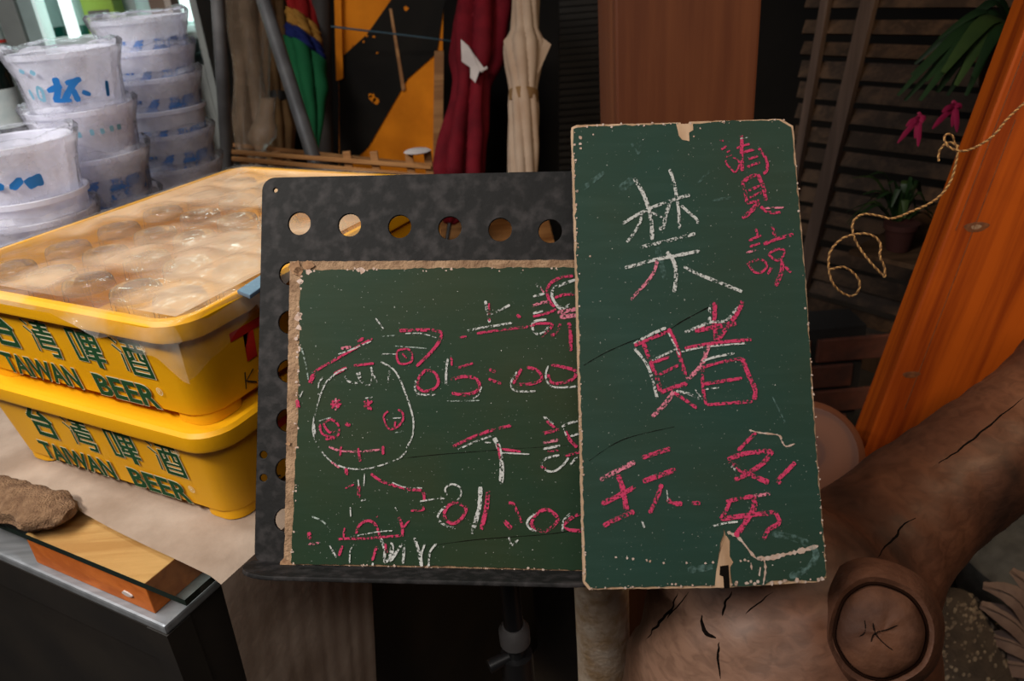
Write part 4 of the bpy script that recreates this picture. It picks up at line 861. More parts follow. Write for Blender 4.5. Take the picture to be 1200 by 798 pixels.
fbox('frame_post', fx(189), fx(208), FY - .06, FY, 0, 2.1, brownf); fbox('frame_post', fx(208), fx(216), FY - .07, FY - .01, 0, 2.1, M('cream_frame', (.5, .42, .36), rough=.6))
fbox('interior_tube', xL + .02, xR - .02, FY + .05, FY + .09, 2.04, 2.08, emit('fridge_tube', (.75, 1, .95), 14))
fbox('back_glow_panel', fx(148), fx(188), FY + .44, FY + .475, zs0, 2.05, emit('glowing_liner', (.8, 1, .96), 1.1))  # emission imitates the brightly lit white liner, no lamp behind it
greenb = M('green_bottle_glass', (.01, .10, .07), (.02, .16, .12), rough=.15); pale = M('pale_teal_label', (.55, .75, .72), rough=.6); lime = M('lime_carton', (.32, .48, .05), (.28, .42, .05), rough=.5)
for k, (px, Y, mat, lb, lab) in enumerate(((62, 2.45, greenb, pale, 'green bottle with pale label just behind the lit fridge trim'), (74, 2.52, greenb, paper, 'green bottle with white label deeper in the fridge'), (100, 2.44, greenb, pale, 'green bottle with ringed pale label right of the bright rail'), (166, 2.53, greenb, paper, 'green bottle beside the lime carton in the fridge'), (184, 2.43, greenb, pale, 'green bottle next to the brown fridge post'))):
    p = PY(px, 40, Y); bottle('drink_bottle', Vector((p.x, Y, zs0 - .012)), .25, .036, mat, (foil, pale), lb, lab, 'drinks in the fridge')
p = PY(130, 40, 2.43)
lc = thing('drink_carton', 'lime green drink carton standing in the lit fridge', 'carton', Vector((p.x, 2.43, zs0 - .012)), False, 'drinks in the fridge')
MB().box((0, 0, .085), (.088, .07, .17)).build('carton_body', lime, lc, bevel=.003); MB().hexa([Vector(q) for q in ((-.044, -.035, .17), (.044, -.035, .17), (.044, .035, .17), (-.044, .035, .17), (-.044, -.002, .205), (.044, -.002, .205), (.044, .002, .205), (-.044, .002, .205))]).build('gable_top', lime, lc)
MB().box((0, -.0365, .05), (.06, .002, .05)).build('carton_mark', M('dark_mark_paint', (.12, .1, .09), rough=.6), lc)

# ------------------------------------------------------------------ pipes, umbrellas, lattice, striped board
def vtube(name, px0, py0, px1, py1, Y, r, mat, lab, cat, z0=0., z1=2.4):
    a, b = PY(px0, py0, Y), PY(px1, py1, Y); d = (a - b) / (a.z - b.z)
    o = MB().tube([b + d * (z0 - b.z), b + d * (z1 - b.z)], r, 18).build(name, mat, None, True); return tag(o, lab, cat)
vtube('grey_pipe', 255, 0, 266, 180, 1.72, .0135, mt['pipe'], 'upright grey metal pipe beside the bucket stack', 'pipe')
a, b = P(296, -40, 1.80), P(371, 196, 1.74)
tag(MB().tube([a + (a - b) * 1.2, b - (a - b) * ((b.z - .805) / (a - b).z)], .0165, 18).build('leaning_pipe', mt['pipe'], None, True), 'slanting grey metal pipe crossing in front of the umbrellas', 'pipe')
vtube('dark_post', 376, 0, 380, 180, 2.31, .027, M('grey_brown_post', (.05, .042, .037), rough=.7), 'dark round post left of the orange striped board', 'post')
def pleated(pts, prof, npl, amp, twist, mat, name, parent, seg=96, z0a=0., shear=0.):
    """pleated sheath along a straight axis: prof = [(t, radius)]"""
    a, b = Vector(pts[0]), Vector(pts[1]); t = (b - a).normalized(); u = t.orthogonal().normalized(); v = t.cross(u); L = []
    n = 40
    for i in range(n + 1):
        s = i / n; r = prof[-1][1]
        for (t0, r0), (t1, r1) in zip(prof[:-1], prof[1:]):
            if t0 <= s <= t1: r = r0 + (r1 - r0) * (s - t0) / max(1e-6, t1 - t0); break
        ring = []
        for k in range(seg):
            an = 2 * math.pi * k / seg; w = abs(math.sin(npl / 2 * an + twist * s + z0a))
            rr_ = r * (1 - amp + amp * 1.6 * w ** .7 + .12 * noise.noise(Vector((math.cos(an), math.sin(an), s * 6 + r * 50))))
            q_ = (u * math.cos(an) + v * math.sin(an)) * rr_; ring.append(a.lerp(b, s) + q_ + t * q_.x * shear)
        L.append(ring)
    return MB().loops(L).build(name, mat, parent, True)
def umbrella(a, b, prof, mat, label, npl=8, amp=.3, twist=3, strap=None, strapmat=None, hem=None, handle=True):
    root = thing('folded_umbrella', label, 'umbrella', b, True, 'folded umbrellas in the stand')
    pleated((a, b), prof, npl, amp, twist, mat, 'canopy', root)
    d = (a - b).normalized()
    if handle: MB().tube([a - d * .05, a + d * .45], .007, 10).build('shaft', mt['cab'], root, True)
    MB().tube([b + d * .02, b - d * ((b.z - .80) / d.z)], [.006, .004], 10).build('ferrule', mt['cab'], root, True)
    if strap is not None:
        c = b.lerp(a, strap[0]); e = b.lerp(a, strap[0] + strap[2]); MB().tube([c, e], strap[1], 24).build('tie_strap', strapmat, root, True)
    return root
UY = 1.78
ra, rb = P(574, -30, 1.98), P(527, 262, 1.90)
ru = umbrella(ra, rb, [(0, .060), (.2, .066), (.36, .062), (.44, .043), (.52, .043), (.7, .056), (.86, .062), (.95, .048), (1, .012)], mt['red_cloth'], 'dark red folded umbrella with a white lining showing at its strap', 6, .30, 4.2)
lm_ = [P(*q) for q in ((540, 46, 1.885), (549, 54, 1.88), (557, 66, 1.88), (569, 82, 1.875), (562, 83, 1.875), (557, 97, 1.875), (551, 91, 1.875), (551, 79, 1.88), (541, 72, 1.885))]
cc = sum(lm_, Vector()) / len(lm_); off = ray(555, 70).normalized() * .006
MB().loops([lm_, [q + off for q in lm_]]).build('white_lining', mt['white_cloth'], ru)
MB().tube([P(563, 84, 1.872), P(571, 79, 1.87)], .0035, 8).build('strap_end', mt['white_cloth'], ru)
wp = thing('white_bag', 'pale crumpled bag tucked above the red umbrella', 'bag', P(580, 12, 2.12))
MB().lathe([(.0, -.02), (.03, -.018), (.045, 0), (.04, .04), (.02, .08), (.0, .085)], tuple(P(581, 10, 2.12)), 24, wob=lambda r, z, a, k: (r * (1 + .25 * noise.noise(Vector((math.cos(a) * 2, math.sin(a) * 2, k)))), z)).build('bag_body', mt['white_cloth'], wp, True)
ba, bb = P(617, -50, 1.87), P(610, 270, 1.84)
bu = umbrella(ba, bb, [(0, .030), (.2, .032), (.28, .034), (.33, .050), (.40, .044), (.47, .034), (.50, .033), (.54, .036), (.7, .036), (.9, .030), (1, .008)], mt['beige_cloth'], 'beige folded umbrella with a tie strap, pointing down', 8, .12, 9, (.465, .036, .04), mt['gold_cloth'])
# flared corner points of the beige canopy
for q in (((598, 38, 1.845), (590, 48, 1.84), (597, 86, 1.84), (604, 60, 1.835)), ((628, 38, 1.84), (646, 52, 1.84), (630, 88, 1.84), (620, 60, 1.83))):
    pts = [P(*t) for t in q]; off = ray(615, 60).normalized() * .004
    MB().loops([pts, [t + off for t in pts]]).build('canopy_corner', mt['beige_cloth'], bu)
umbrella(P(290, -40, 2.04), P(296, 200, 1.98), [(0, .055), (.35, .05), (.55, .042), (.75, .045), (.92, .036), (1, .012)], mt['clear_pl'], 'clear plastic folded umbrella behind the slanting pipe', 5, .22, 3.5)
umbrella(P(322, -40, 2.22), P(330, 215, 2.16), [(0, .045), (.4, .040), (.6, .028), (.63, .028), (.75, .038), (.95, .030), (1, .01)], mt['gold_cloth'], 'tan folded umbrella behind the clear plastic one', 8, .3, 3, (.36, .034, .04), mt['cab'])
slv = P(303, 178, 1.90)
sv = thing('plastic_sleeve', 'limp clear plastic sleeve hanging over the umbrella tips', 'sleeve', slv)
MB().loops([[P(304 + 1.5 * k + 14 * w * math.cos(t) * (1 + .2 * math.sin(k)), 178 - 9 * k, 1.90) + Vector((0, 1, 0)) * .02 * w * math.sin(t) for t in [6.283 * i / 20 for i in range(20)]] for k, w in enumerate((.15, .7, 1.05, 1.1, 1.0, .85, .7, .55))]).build('sleeve_film', mt['clear_pl'], sv, True)
# rainbow umbrella: separate coloured bands along the canopy
rbw = thing('folded_umbrella', 'folded umbrella banded red, yellow, blue and green', 'umbrella', P(366, 175, 2.08), True, 'folded umbrellas in the stand')
ax0, ax1 = P(348, -50, 2.12), P(369, 172, 2.06)
bands = [(0, .33, (.26, .010, .01), .036, .036), (.33, .42, (.34, .16, .03), .036, .040), (.42, .50, (.010, .016, .09), .040, .046), (.50, 1, (.008, .085, .03), .050, .008)]
for t0, t1, c, r0, r1 in bands:
    md = [(0, r0), (.3, r0 + (r1 - r0) * .2 + .004), (1, r1)]
    pleated((ax0.lerp(ax1, t0), ax0.lerp(ax1, t1)), md, 5, .25, 1.2, M('umbrella_band', c, rough=.8, spec=.12), 'canopy_band', rbw, 64, 0., .8)
MB().tube([ax1, ax1 + (ax1 - ax0) * ((ax1.z - .80) / (ax0.z - ax1.z))], [.006, .004], 8).build('ferrule', mt['cab'], rbw, True)
# wooden lattice umbrella stand
ls = thing('umbrella_stand', 'low wooden lattice stand around the umbrella tips', 'umbrella stand', PY(400, 200, 1.6).xyz * 1)
LY = 1.70
for (x0, y0, x1, y1) in ((272, 178, 505, 196), (272, 186, 505, 207), (250, 228, 505, 240)):
    a, b = PY(x0, y0, LY), PY(x1, y1, LY); MB().tube([a, b], .0055, 6).build('rail', mt['lattice'], ls)
for k, px in enumerate((282, 322, 405, 437, 478, 500)):
    a = PY(px, 172, LY + .012); MB().box((a.x, a.y, (a.z - .01) / 2), (.017, .009, a.z - .01)).build('upright', mt['lattice'], ls, bevel=.001)
for px in (350, 392, 420, 455):
    a = PY(px, 205, LY + .35); MB().box((a.x, a.y, a.z / 2), (.017, .009, a.z)).build('upright', mt['lattice'], ls)
a, b = PY(272, 170, LY + .35), PY(520, 196, LY + .35); MB().tube([a, b], .006, 6).build('rail', mt['lattice'], ls)
xa, xb = PY(272, 190, LY).x, PY(650, 190, LY).x
MB().box(((xa + xb) / 2, LY + .27, .79), (xb - xa, .56, .02)).build('base_board', mt['lattice'], ls)
for sx in (xa + .02, xb - .02):
    for sy in (LY + .02, LY + .52): MB().box((sx, sy, .39), (.03, .03, .78)).build('leg', mt['lattice'], ls)
wt = PY(489, 177, LY); tag(MB().lathe([(0, -.003), (.024, -.003), (.030, 0), (.024, .003), (0, .003)], tuple(wt), 20, wob=lambda r, z, a, k: (r, z)).build('white_saucer', mt['white_cloth'], None, True), 'small white dish on the lattice stand left of the red umbrella', 'dish')
# striped board
SY = 2.3
sb_ = thing('striped_board', 'orange board with a wide black diagonal band behind the umbrellas', 'board', PY(450, 200, SY).xyz * 1)
S = lambda x, y, dy=0.: PY(x, y, SY + dy)
def sheet(nm, pts, mat, t, par, dy=0.):
    L = [S(*p, dy) for p in pts]; return MB().loops([L, [q + Vector((0, t, 0)) for q in L]]).build(nm, mat, par)
sheet('orange_panel', [(396, -30), (520, -30), (516, 260), (398, 260)], mt['orange'], .02, sb_)
sheet('black_band', [(472, -20), (524, -20), (512, 62), (478, 92), (432, 172), (398, 205), (397, 70), (430, 40)], mt['blackp'], .004, sb_, -.0045)
sheet('edge_strip', [(391, -30), (399, -30), (402, 92), (394, 95)], mt['orange'], .015, sb_, -.02)
sheet('edge_strip', [(509, 60), (520, 60), (518, 230), (507, 230)], mt['lattice'], .015, sb_, -.02)
sheet('seam_strip', [(456, 10), (459, 10), (475, 105), (471, 107)], mt['lattice'], .003, sb_, -.008)
flk = [((437, 115), 5), ((441, 118), 4), ((434, 112), 3), ((430, 42), 1.6), ((438, 43), 1.6), ((426, 49), 1.5), ((442, 62), 1.6), ((412, 53), 2), ((476, 10), 3)]
for c, r in flk: sheet('paint_flake', blob(c, r, 7), mt['orange'], .001, sb_, -.0056)
wr = spline([PY(388, 31, 2.1), PY(420, 35, 2.12), PY(455, 39, 2.15), PY(512, 46, 2.2), PY(540, 50, 2.25)], 5)
tag(MB().tube(wr, .0025, 6).build('blue_wire', M('blue_grey_wire', (.05, .10, .13), rough=.5), None, True), 'thin blue-grey wire strung in front of the striped board', 'wire')
# dark louvred shutter behind the beige umbrella
dsx = thing('dark_shutter', 'near-black louvred shutter between the beige umbrella and the post', 'shutter', PY(690, 230, 2.6).xyz * 1)
for k in range(34):
    a, b = PY(655, -20 + k * 8, 2.6), PY(735, -26 + k * 8, 2.6); MB().box(((a.x + b.x) / 2, 2.6, (a.z + b.z) / 2), ((b - a).x, .02, .014)).build('louvre', mt['cab'], dsx)

# ------------------------------------------------------------------ low brick wall under the boards
BY = 1.62
bw_ = tag(MB().box((.0, BY + .06, .3), (1.7, .1, .6)).build('wall_low', mt['mortar'], None), 'low dark brick wall behind the music stand', 'wall', kind='structure')
bm0 = None
off = Vector(bw_.location)
for r in range(8):
    for c in range(8):
        loc = Vector((-.78 + c * .215 + (.107 if r % 2 else 0), BY + .004 + random.uniform(-.003, .003), .04 + r * .072)) - off
        if bm0 is None: bm0 = MB().box((0, 0, 0), (.2, .012, .06)).build('brick', mt['brick'], bw_, bevel=.003); o = bm0
        else: o = bm0.copy(); COL.objects.link(o); o.parent = bw_
        o.location = loc
# ------------------------------------------------------------------ square post behind the tall board
QY = P(800, 70, 1.12).y
a, b = PY(721, 0, QY), PY(893, 0, QY); c_ = PY(722, 140, QY); d_ = PY(884, 140, QY)
x0, x1 = (a.x + c_.x) / 2, (b.x + d_.x) / 2
pw = thing('wooden_post', 'reddish square wooden post rising behind the tall chalkboard', 'post', ((x0 + x1) / 2, QY + .09, 0))
MB().box(((x0 + x1) / 2, QY + .09, 1.5), (x1 - x0, .18, 3.0)).build('post_body', mt['postwood'], pw, bevel=.004)
# ------------------------------------------------------------------ leaning orange plank
def leanbox(name, A2, B2, wdir, wid, bdir, dep, mat_front, label, cat):
    d = (A2 - B2); A3 = A2 + d * .45; B3 = B2 - d * (B2.z / d.z) if False else B2 - d * .9
    k = B3.z / d.z
    if B3.z < 0: B3 = B3 - d * k
    p = lambda o: [o, o + wdir * wid, o + wdir * wid + bdir * dep, o + bdir * dep]
    return A3, B3, p
A2, B2 = P(1213, 0, .98), P(1003, 552, 1.24)
wd_ = Vector((.985, -.17, 0)).normalized(); bd_ = Vector((.17, .985, 0))
d = A2 - B2; top = A2 + d * .6; bot = B2 - d * .10
zz = d.normalized(); yy = zz.cross(wd_).normalized(); xx = yy.cross(zz)
PKM = Matrix(((xx.x, yy.x, zz.x, bot.x), (xx.y, yy.y, zz.y, bot.y), (xx.z, yy.z, zz.z, bot.z), (0, 0, 0, 1))); PKI = PKM.inverted()
pk = thing('leaning_plank', 'broad orange varnished plank leaning upright at the right', 'plank', PKM, False)
def pkb(mb, *a, **k): mb.v = [tuple(PKI @ Vector(p)) for p in mb.v]; return mb.build(*a, **k)
dep = .062
pkb(MB().hexa([bot, bot + wd_ * .34, bot + wd_ * .34 + bd_ * dep, bot + bd_ * dep, top, top + wd_ * .34, top + wd_ * .34 + bd_ * dep, top + bd_ * dep]), 'plank_body', mt['plank'], pk, bevel=.004)
pn = (wd_.cross(d)).normalized(); pn = pn if pn.y < 0 else -pn
def onplank(px, py):
    r = ray(px, py); t = (A2 - CAM).dot(pn) / r.dot(pn); return CAM + r * t
def knot(px, py, rx, ry, name, mat):
    c = onplank(px, py); u = wd_; v = d.normalized(); L = []
    for r, h in ((1.25, .0002), (1, .0003), (.75, .0005), (.4, .0004), (.02, .0003)):
        L.append([c + u * rx * r * math.cos(t) * (1 + .12 * math.sin(3 * t)) + v * ry * r * math.sin(t) + pn * h for t in [6.283 * k / 20 for k in range(20)]])
    pkb(MB().loops(L), name, mat, pk, smooth=True)
kn = M('grey_knot', (.15, .07, .03), (.25, .16, .10), rough=.7, scale=120); knd = M('dark_knot', (.07, .02, .006), (.16, .05, .012), rough=.6, scale=90)
knot(1144, 266, .013, .006, 'knot', knd); knot(1144, 266, .008, .0045, 'knot_heart', kn); knot(1068, 439, .010, .0045, 'knot', knd)
for (x0_, y0_, x1_, y1_) in ((1212, 30, 1120, 270), (1190, 140, 1060, 480)):
    pa, pb = onplank(x0_, y0_), onplank(x1_, y1_); pkb(MB().tube([pa + pn * .0001, pb + pn * .0001], .0006, 5), 'grain_split', knd, pk)
# ------------------------------------------------------------------ twine
tw_ = [(1230, 95), (1200, 121), (1180, 140), (1165, 158), (1148, 170), (1130, 177), (1115, 174), (1108, 167), (1107, 160), (1112, 157), (1117, 161), (1118, 167), (1123, 172)]
tw2 = [(1100, 189), (1100, 180), (1104, 172), (1112, 167), (1120, 170), (1122, 180), (1120, 192), (1115, 210), (1105, 226), (1090, 238), (1070, 247), (1046, 256), (1030, 253), (1012, 251), (1001, 258), (999, 270), (1004, 285), (1018, 305), (1034, 322), (1037, 323), (1036, 312), (1031, 300), (1032, 288), (1027, 279), (1015, 274), (1000, 275), (985, 281), (973, 295), (971, 312), (975, 330), (985, 342), (998, 347), (1006, 340), (1007, 330), (1000, 320), (988, 313), (972, 316)]
def twine(pix, lab, D0, D1, seed):
    n = len(pix); c = spline([P(x, y, D0 + (D1 - D0) * k / n + .006 * noise.noise(Vector((k * .6, seed, 0)))) for k, (x, y) in enumerate(pix)], 10)
    root = thing('golden_twine', lab, 'twine', c[-1])
    ln = [0]
    for p, q in zip(c[:-1], c[1:]): ln.append(ln[-1] + (q - p).length)
    N = int(ln[-1] / .0010); pts = []; j = 0
    for k in range(N + 1):
        s = ln[-1] * k / N
        while j < len(c) - 2 and ln[j + 1] < s: j += 1
        pts.append(c[j].lerp(c[j + 1], (s - ln[j]) / max(1e-9, ln[j + 1] - ln[j])))
    for ph, mat in ((0, mt['twine_a']), (math.pi, mt['twine_b'])):
        hp = []; ref = Vector((0, 0, 1))
        for k, p in enumerate(pts):
            t = (pts[min(k + 1, N)] - pts[max(k - 1, 0)]).normalized(); a_ = (ref - t * ref.dot(t))
            a_ = a_.normalized() if a_.length > .05 else Vector((1, 0, 0)); ref = a_; b_ = t.cross(a_)
            an = ph + 2 * math.pi * k * .0010 / .0085; hp.append(p + (a_ * math.cos(an) + b_ * math.sin(an)) * .0007)
        MB().tube(hp, .00095, 5).build('strand', mat, root, True)
twine(tw_, 'golden twisted twine with a small curl lying against the leaning plank', .93, .97, 1)
twine(tw2, 'golden twisted twine hanging in loose loops left of the plank', .97, .93, 5)
# ------------------------------------------------------------------ slatted screen
su = Vector((.62, -.785, 0)).normalized(); so = P(975, 150, 1.95)
sn = Vector((su.y, -su.x, 0)); sn = sn if sn.y < 0 else -sn
def onsl(px, py, off=0.):
    r = ray(px, py); t = (so + sn * off - CAM).dot(sn) / r.dot(sn); return CAM + r * t
scn = thing('slatted_screen', 'old wooden slatted screen in shade behind the plank', 'screen', Vector((so.x, so.y, 0)))
L0 = (onsl(935, 120) - so).dot(su); L1 = (onsl(1165, 120) - so).dot(su) + .1
ztop = onsl(1060, -90).z; zbot = onsl(1000, 392).z
nsl = 19; sp_ = (ztop - zbot) / nsl
SL = Matrix(((su.x, sn.x, 0, so.x), (su.y, sn.y, 0, so.y), (0, 0, 1, 0), (0, 0, 0, 1)))
s0 = None
for k in range(nsl + 1):
    z = zbot + k * sp_
    m = SL @ Matrix.Translation(((L0 + L1) / 2, 0, z + random.uniform(-.004, .004))) @ Matrix.Rotation(math.radians(22 + random.uniform(-8, 8)), 4, 'X') @ Matrix.Rotation(math.radians(random.uniform(-.5, .5)), 4, 'Y')
    MB().box((0, 0, 0), (L1 - L0, .009, sp_ * random.uniform(.60, .80)), m).build('slat', mt['slat'], scn)
def bar(px0, py0, px1, py1, wd, name):
    a_, b_ = onsl(px0, py0, .03), onsl(px1, py1, .03); dd = (a_ - b_); b2 = b_ - dd * (b_.z / dd.z) if dd.z > 0 else b_
    a2 = a_ + dd * .8
    MB().hexa([b2 - su * wd / 2, b2 + su * wd / 2, b2 + su * wd / 2 - sn * .02, b2 - su * wd / 2 - sn * .02, a2 - su * wd / 2, a2 + su * wd / 2, a2 + su * wd / 2 - sn * .02, a2 - su * wd / 2 - sn * .02]).build(name, mt['slatbar'], scn)
bar(1017, 0, 966, 215, .034, 'frame_bar'); bar(966, 0, 942, 140, .02, 'frame_bar')
MB().box((0, 0, 0), (L1 - L0, .03, .06), SL @ Matrix.Translation(((L0 + L1) / 2, .01, zbot - .05))).build('bottom_rail', mt['slatbar'], scn)
# ------------------------------------------------------------------ plants
def leafstrap(pts, wd, up=Vector((0, 0, 1)), taper=.25):
    pts = spline(pts, 5); mb = MB(); n = len(pts); L = []
    for k, p in enumerate(pts):
        t = (pts[min(k + 1, n - 1)] - pts[max(k - 1, 0)]).normalized(); s = t.cross(up); s = s.normalized() if s.length > .05 else Vector((1, 0, 0)); nn = s.cross(t)
        f = k / (n - 1); ww = wd / 2 * min(1, .5 + f * 3) * (1 if f < .6 else max(taper, 1 - (f - .6) * 1.9))
        L.append([p - s * ww, p - nn * ww * .22, p + s * ww, p + nn * ww * .22])
    return mb.loops(L)
ca = thing('hanging_cactus', 'trailing green holiday cactus with two pink blooms by the plank', 'plant', P(1185, 30, 1.42))
pp = P(1200, 15, 1.45)
pt = thing('hanging_pot', 'small clay pot of the pink-flowered plant behind the plank', 'pot', pp + Vector((0, 0, -.14)), False)
MB().lathe([(0, 0), (.05, 0), (.068, .1), (.076, .1), (.076, .125), (.066, .125), (.062, .11), (0, .11)], seg=28).build('pot_body', mt['terracotta'], pt, True)
for k in range(3):
    an = 2.1 * k; MB().tube([Vector((.07 * math.cos(an), .07 * math.sin(an), .12)), Vector((0, 0, .75))], .0015, 5).build('hanger_wire', mt['pipe'], pt)
ends = [(1052, 112, 1.38, .016), (1062, 100, 1.42, .016), (1078, 118, 1.36, .017), (1098, 108, 1.38, .02), (1120, 100, 1.36, .02), (1072, 75, 1.46, .015), (1105, 85, 1.35, .024), (1118, 60, 1.42, .018), (1132, 112, 1.38, .017), (1090, 60, 1.45, .014), (1128, 30, 1.42, .016), (1145, 22, 1.45, .014), (1060, 118, 1.40, .015), (1085, 95, 1.37, .016), (1110, 112, 1.40, .016), (1068, 88, 1.43, .015), (1100, 45, 1.42, .014), (1140, 90, 1.35, .018)]
for k, (ex, ey, D, wd) in enumerate(ends):
    e = P(ex, ey, D); s = P(1185, 26 + k, 1.43); mid = s.lerp(e, .45) + Vector((0, 0, .045))
    leafstrap([s, mid, e], wd * 1.2, Vector((0, -.6, 1)), .3).build('leaf', mt['leaf2'] if k in (4, 6) else mt['leaf'], ca, True)
def flower(px, py, D, r):
    c = P(px, py, D); base = c + Vector((.03, .01, .03)); fl = MB()
    for k in range(9):
        an = 2 * math.pi * k / 9 + random.uniform(-.2, .2); lay = k % 3
        out = Vector((math.cos(an), .3 * math.sin(an), math.sin(an))) * r * (.45 + .28 * lay) + Vector((-.012, -.01, -.012)) * lay
        m2 = leafstrap([c, c + out * .6, c + out + Vector((0, 0, -.004))], r * .42, Vector((0, -1, .2))); fl.add(m2.v, m2.f)
    return fl
for (px, py, D, r) in ((1078, 138, 1.35, .022), (1120, 124, 1.37, .024)):
    o = MB(); 
    parts = flower(px, py, D, r); fo = parts.build('bloom', mt['flower'], ca, True); tag(fo, 'bright pink bloom')
gr = thing('leafy_plant', 'grassy green plant in a small red pot on the slatted screen', 'plant', P(1050, 300, 1.55))
MB().lathe([(0, 0), (.022, 0), (.030, .045), (.033, .045), (.033, .056), (.028, .056), (0, .052)], tuple(P(1052, 292, 1.55)), 24).build('pot', mt['terracotta'], gr, True)
ck = P(1052, 268, 1.55)
for k in range(34):
    ex, ey = 990 + 110 * random.random(), 195 + 65 * random.random(); e = P(ex, ey + 8, 1.50 + .1 * random.random())
    leafstrap([ck, ck.lerp(e, .5) + Vector((0, 0, .03 + .03 * random.random())), e], .010 + .006 * random.random()).build('leaf', mt['leaf'] if k % 3 else mt['leaf2'], gr, True)
# bracket holding the pot on the screen
kp = P(1052, 292, 1.55); kd_ = -(kp - so).dot(sn); e1 = kp + sn * .06; e2 = kp + sn * (kd_ + .004)
q_ = [e1 - su * .07, e1 + su * .07, e2 + su * .07, e2 - su * .07]
MB().hexa([t + Vector((0, 0, -.011)) for t in q_] + [t + Vector((0, 0, -.001)) for t in q_]).build('pot_shelf', mt['slat'], gr)
# ------------------------------------------------------------------ log end
lc_ = P(944, 533, 1.12); lx = ray(948, 540).normalized(); lx = Vector((lx.x - .06, lx.y, lx.z - .05)).normalized()
lg = thing('log_round', 'smooth pale log with its rounded cut end showing beside the tall chalkboard', 'log', lc_, False)
u_ = lx.orthogonal().normalized(); v_ = lx.cross(u_); L = []
for r, dd in ((.004, 0), (.045, .001), (.072, .005), (.080, .014), (.084, .03), (.084, .12), (.084, .50)):
    L.append([lc_ + lx * dd + (u_ * math.cos(t) + v_ * math.sin(t)) * r for t in [6.283 * k / 40 for k in range(40)]])
def ringmat(c):
    m, nt, b_, out = newmat('log_end_rings'); tc = nt.nodes.new('ShaderNodeTexCoord')
    wv = nt.nodes.new('ShaderNodeTexWave'); wv.wave_type = 'RINGS'; wv.rings_direction = 'SPHERICAL'; wv.inputs['Scale'].default_value = 7; wv.inputs['Distortion'].default_value = 1.5; wv.inputs['Detail'].default_value = 2
    nt.links.new(tc.outputs['Object'], wv.inputs['Vector'])
    nt.links.new(ramp(nt, wv.outputs['Fac'], [(.0, (.115, .035, .014)), (.8, (.10, .03, .012)), (1., (.065, .018, .01))]), b_.inputs['Base Color']); b_.inputs['Roughness'].default_value = .65; return m
lo_ = MB().loops([[p - lc_ for p in r] for r in L]); lo_.build('log_body', ringmat(lc_), lg, True)
# ------------------------------------------------------------------ driftwood trunk
def remesh(mb, vox):
    me = bpy.data.meshes.new('tmp'); me.from_pydata(mb.v, [], mb.f); bm = bmesh.new(); bm.from_mesh(me); bmesh.ops.recalc_face_normals(bm, faces=bm.faces); bm.to_mesh(me); bm.free()
    o = bpy.data.objects.new('tmp', me); COL.objects.link(o); m = o.modifiers.new('r', 'REMESH'); m.mode = 'VOXEL'; m.voxel_size = vox
    s = o.modifiers.new('s', 'SMOOTH'); s.iterations = 14; s.factor = .6
    bpy.context.view_layer.update(); out = bpy.data.meshes.new_from_object(o.evaluated_get(bpy.context.evaluated_depsgraph_get()))
    bpy.data.objects.remove(o); return out
tk = MB()
br = [((1300, 400, .98), .072), ((1200, 499, .93), .071), ((1130, 553, .90), .072), ((1060, 607, .87), .074), ((1010, 655, .84), .086), ((960, 720, .81), .11), ((915, 800, .80), .12)]
bp_ = spline([P(*q) for q, r in br], 5); brr = spline([Vector((r, 0, 0)) for q, r in br], 5); tk.tube(bp_, [q.x for q in brr], 28)
ma = [P(875, 640, .86), P(890, 690, .805), P(905, 745, .79), P(905, 800, .80)]
ma += [Vector((ma[-1].x, ma[-1].y, .4)), Vector((ma[-1].x + .02, ma[-1].y + .02, -.0))]
tk.tube(spline(ma, 5), [q.x for q in spline([Vector((r, 0, 0)) for r in (.07, .125, .148, .152, .155, .17)], 5)], 32)
kc0, kc1 = P(1004, 712, .80), P(1030, 738, .650)
tk.tube([kc0, kc0.lerp(kc1, .6), kc1], [.062, .048, .030], 28)
tk.tube([P(770, 770, .84), P(775, 850, .84), Vector((P(775, 850, .84).x, P(775, 850, .84).y, .0))], [.035, .05, .09], 20)
tme = remesh(tk, .008)
co = np.zeros(len(tme.vertices) * 3); tme.vertices.foreach_get('co', co); co = co.reshape(-1, 3); no = np.zeros_like(co); tme.vertices.foreach_get('normal', no.ravel() if False else (nb := np.zeros(co.size))); no = nb.reshape(-1, 3)
for i in range(len(co)):
    p = Vector(co[i]); k = .006 * noise.noise(p * 9) + .0025 * noise.noise(Vector((p.x * 40, p.y * 40, p.z * 14))); co[i] += no[i] * k
tme.vertices.foreach_set('co', co.ravel()); tme.update(); tme.materials.clear(); tme.name = 'trunk_body'
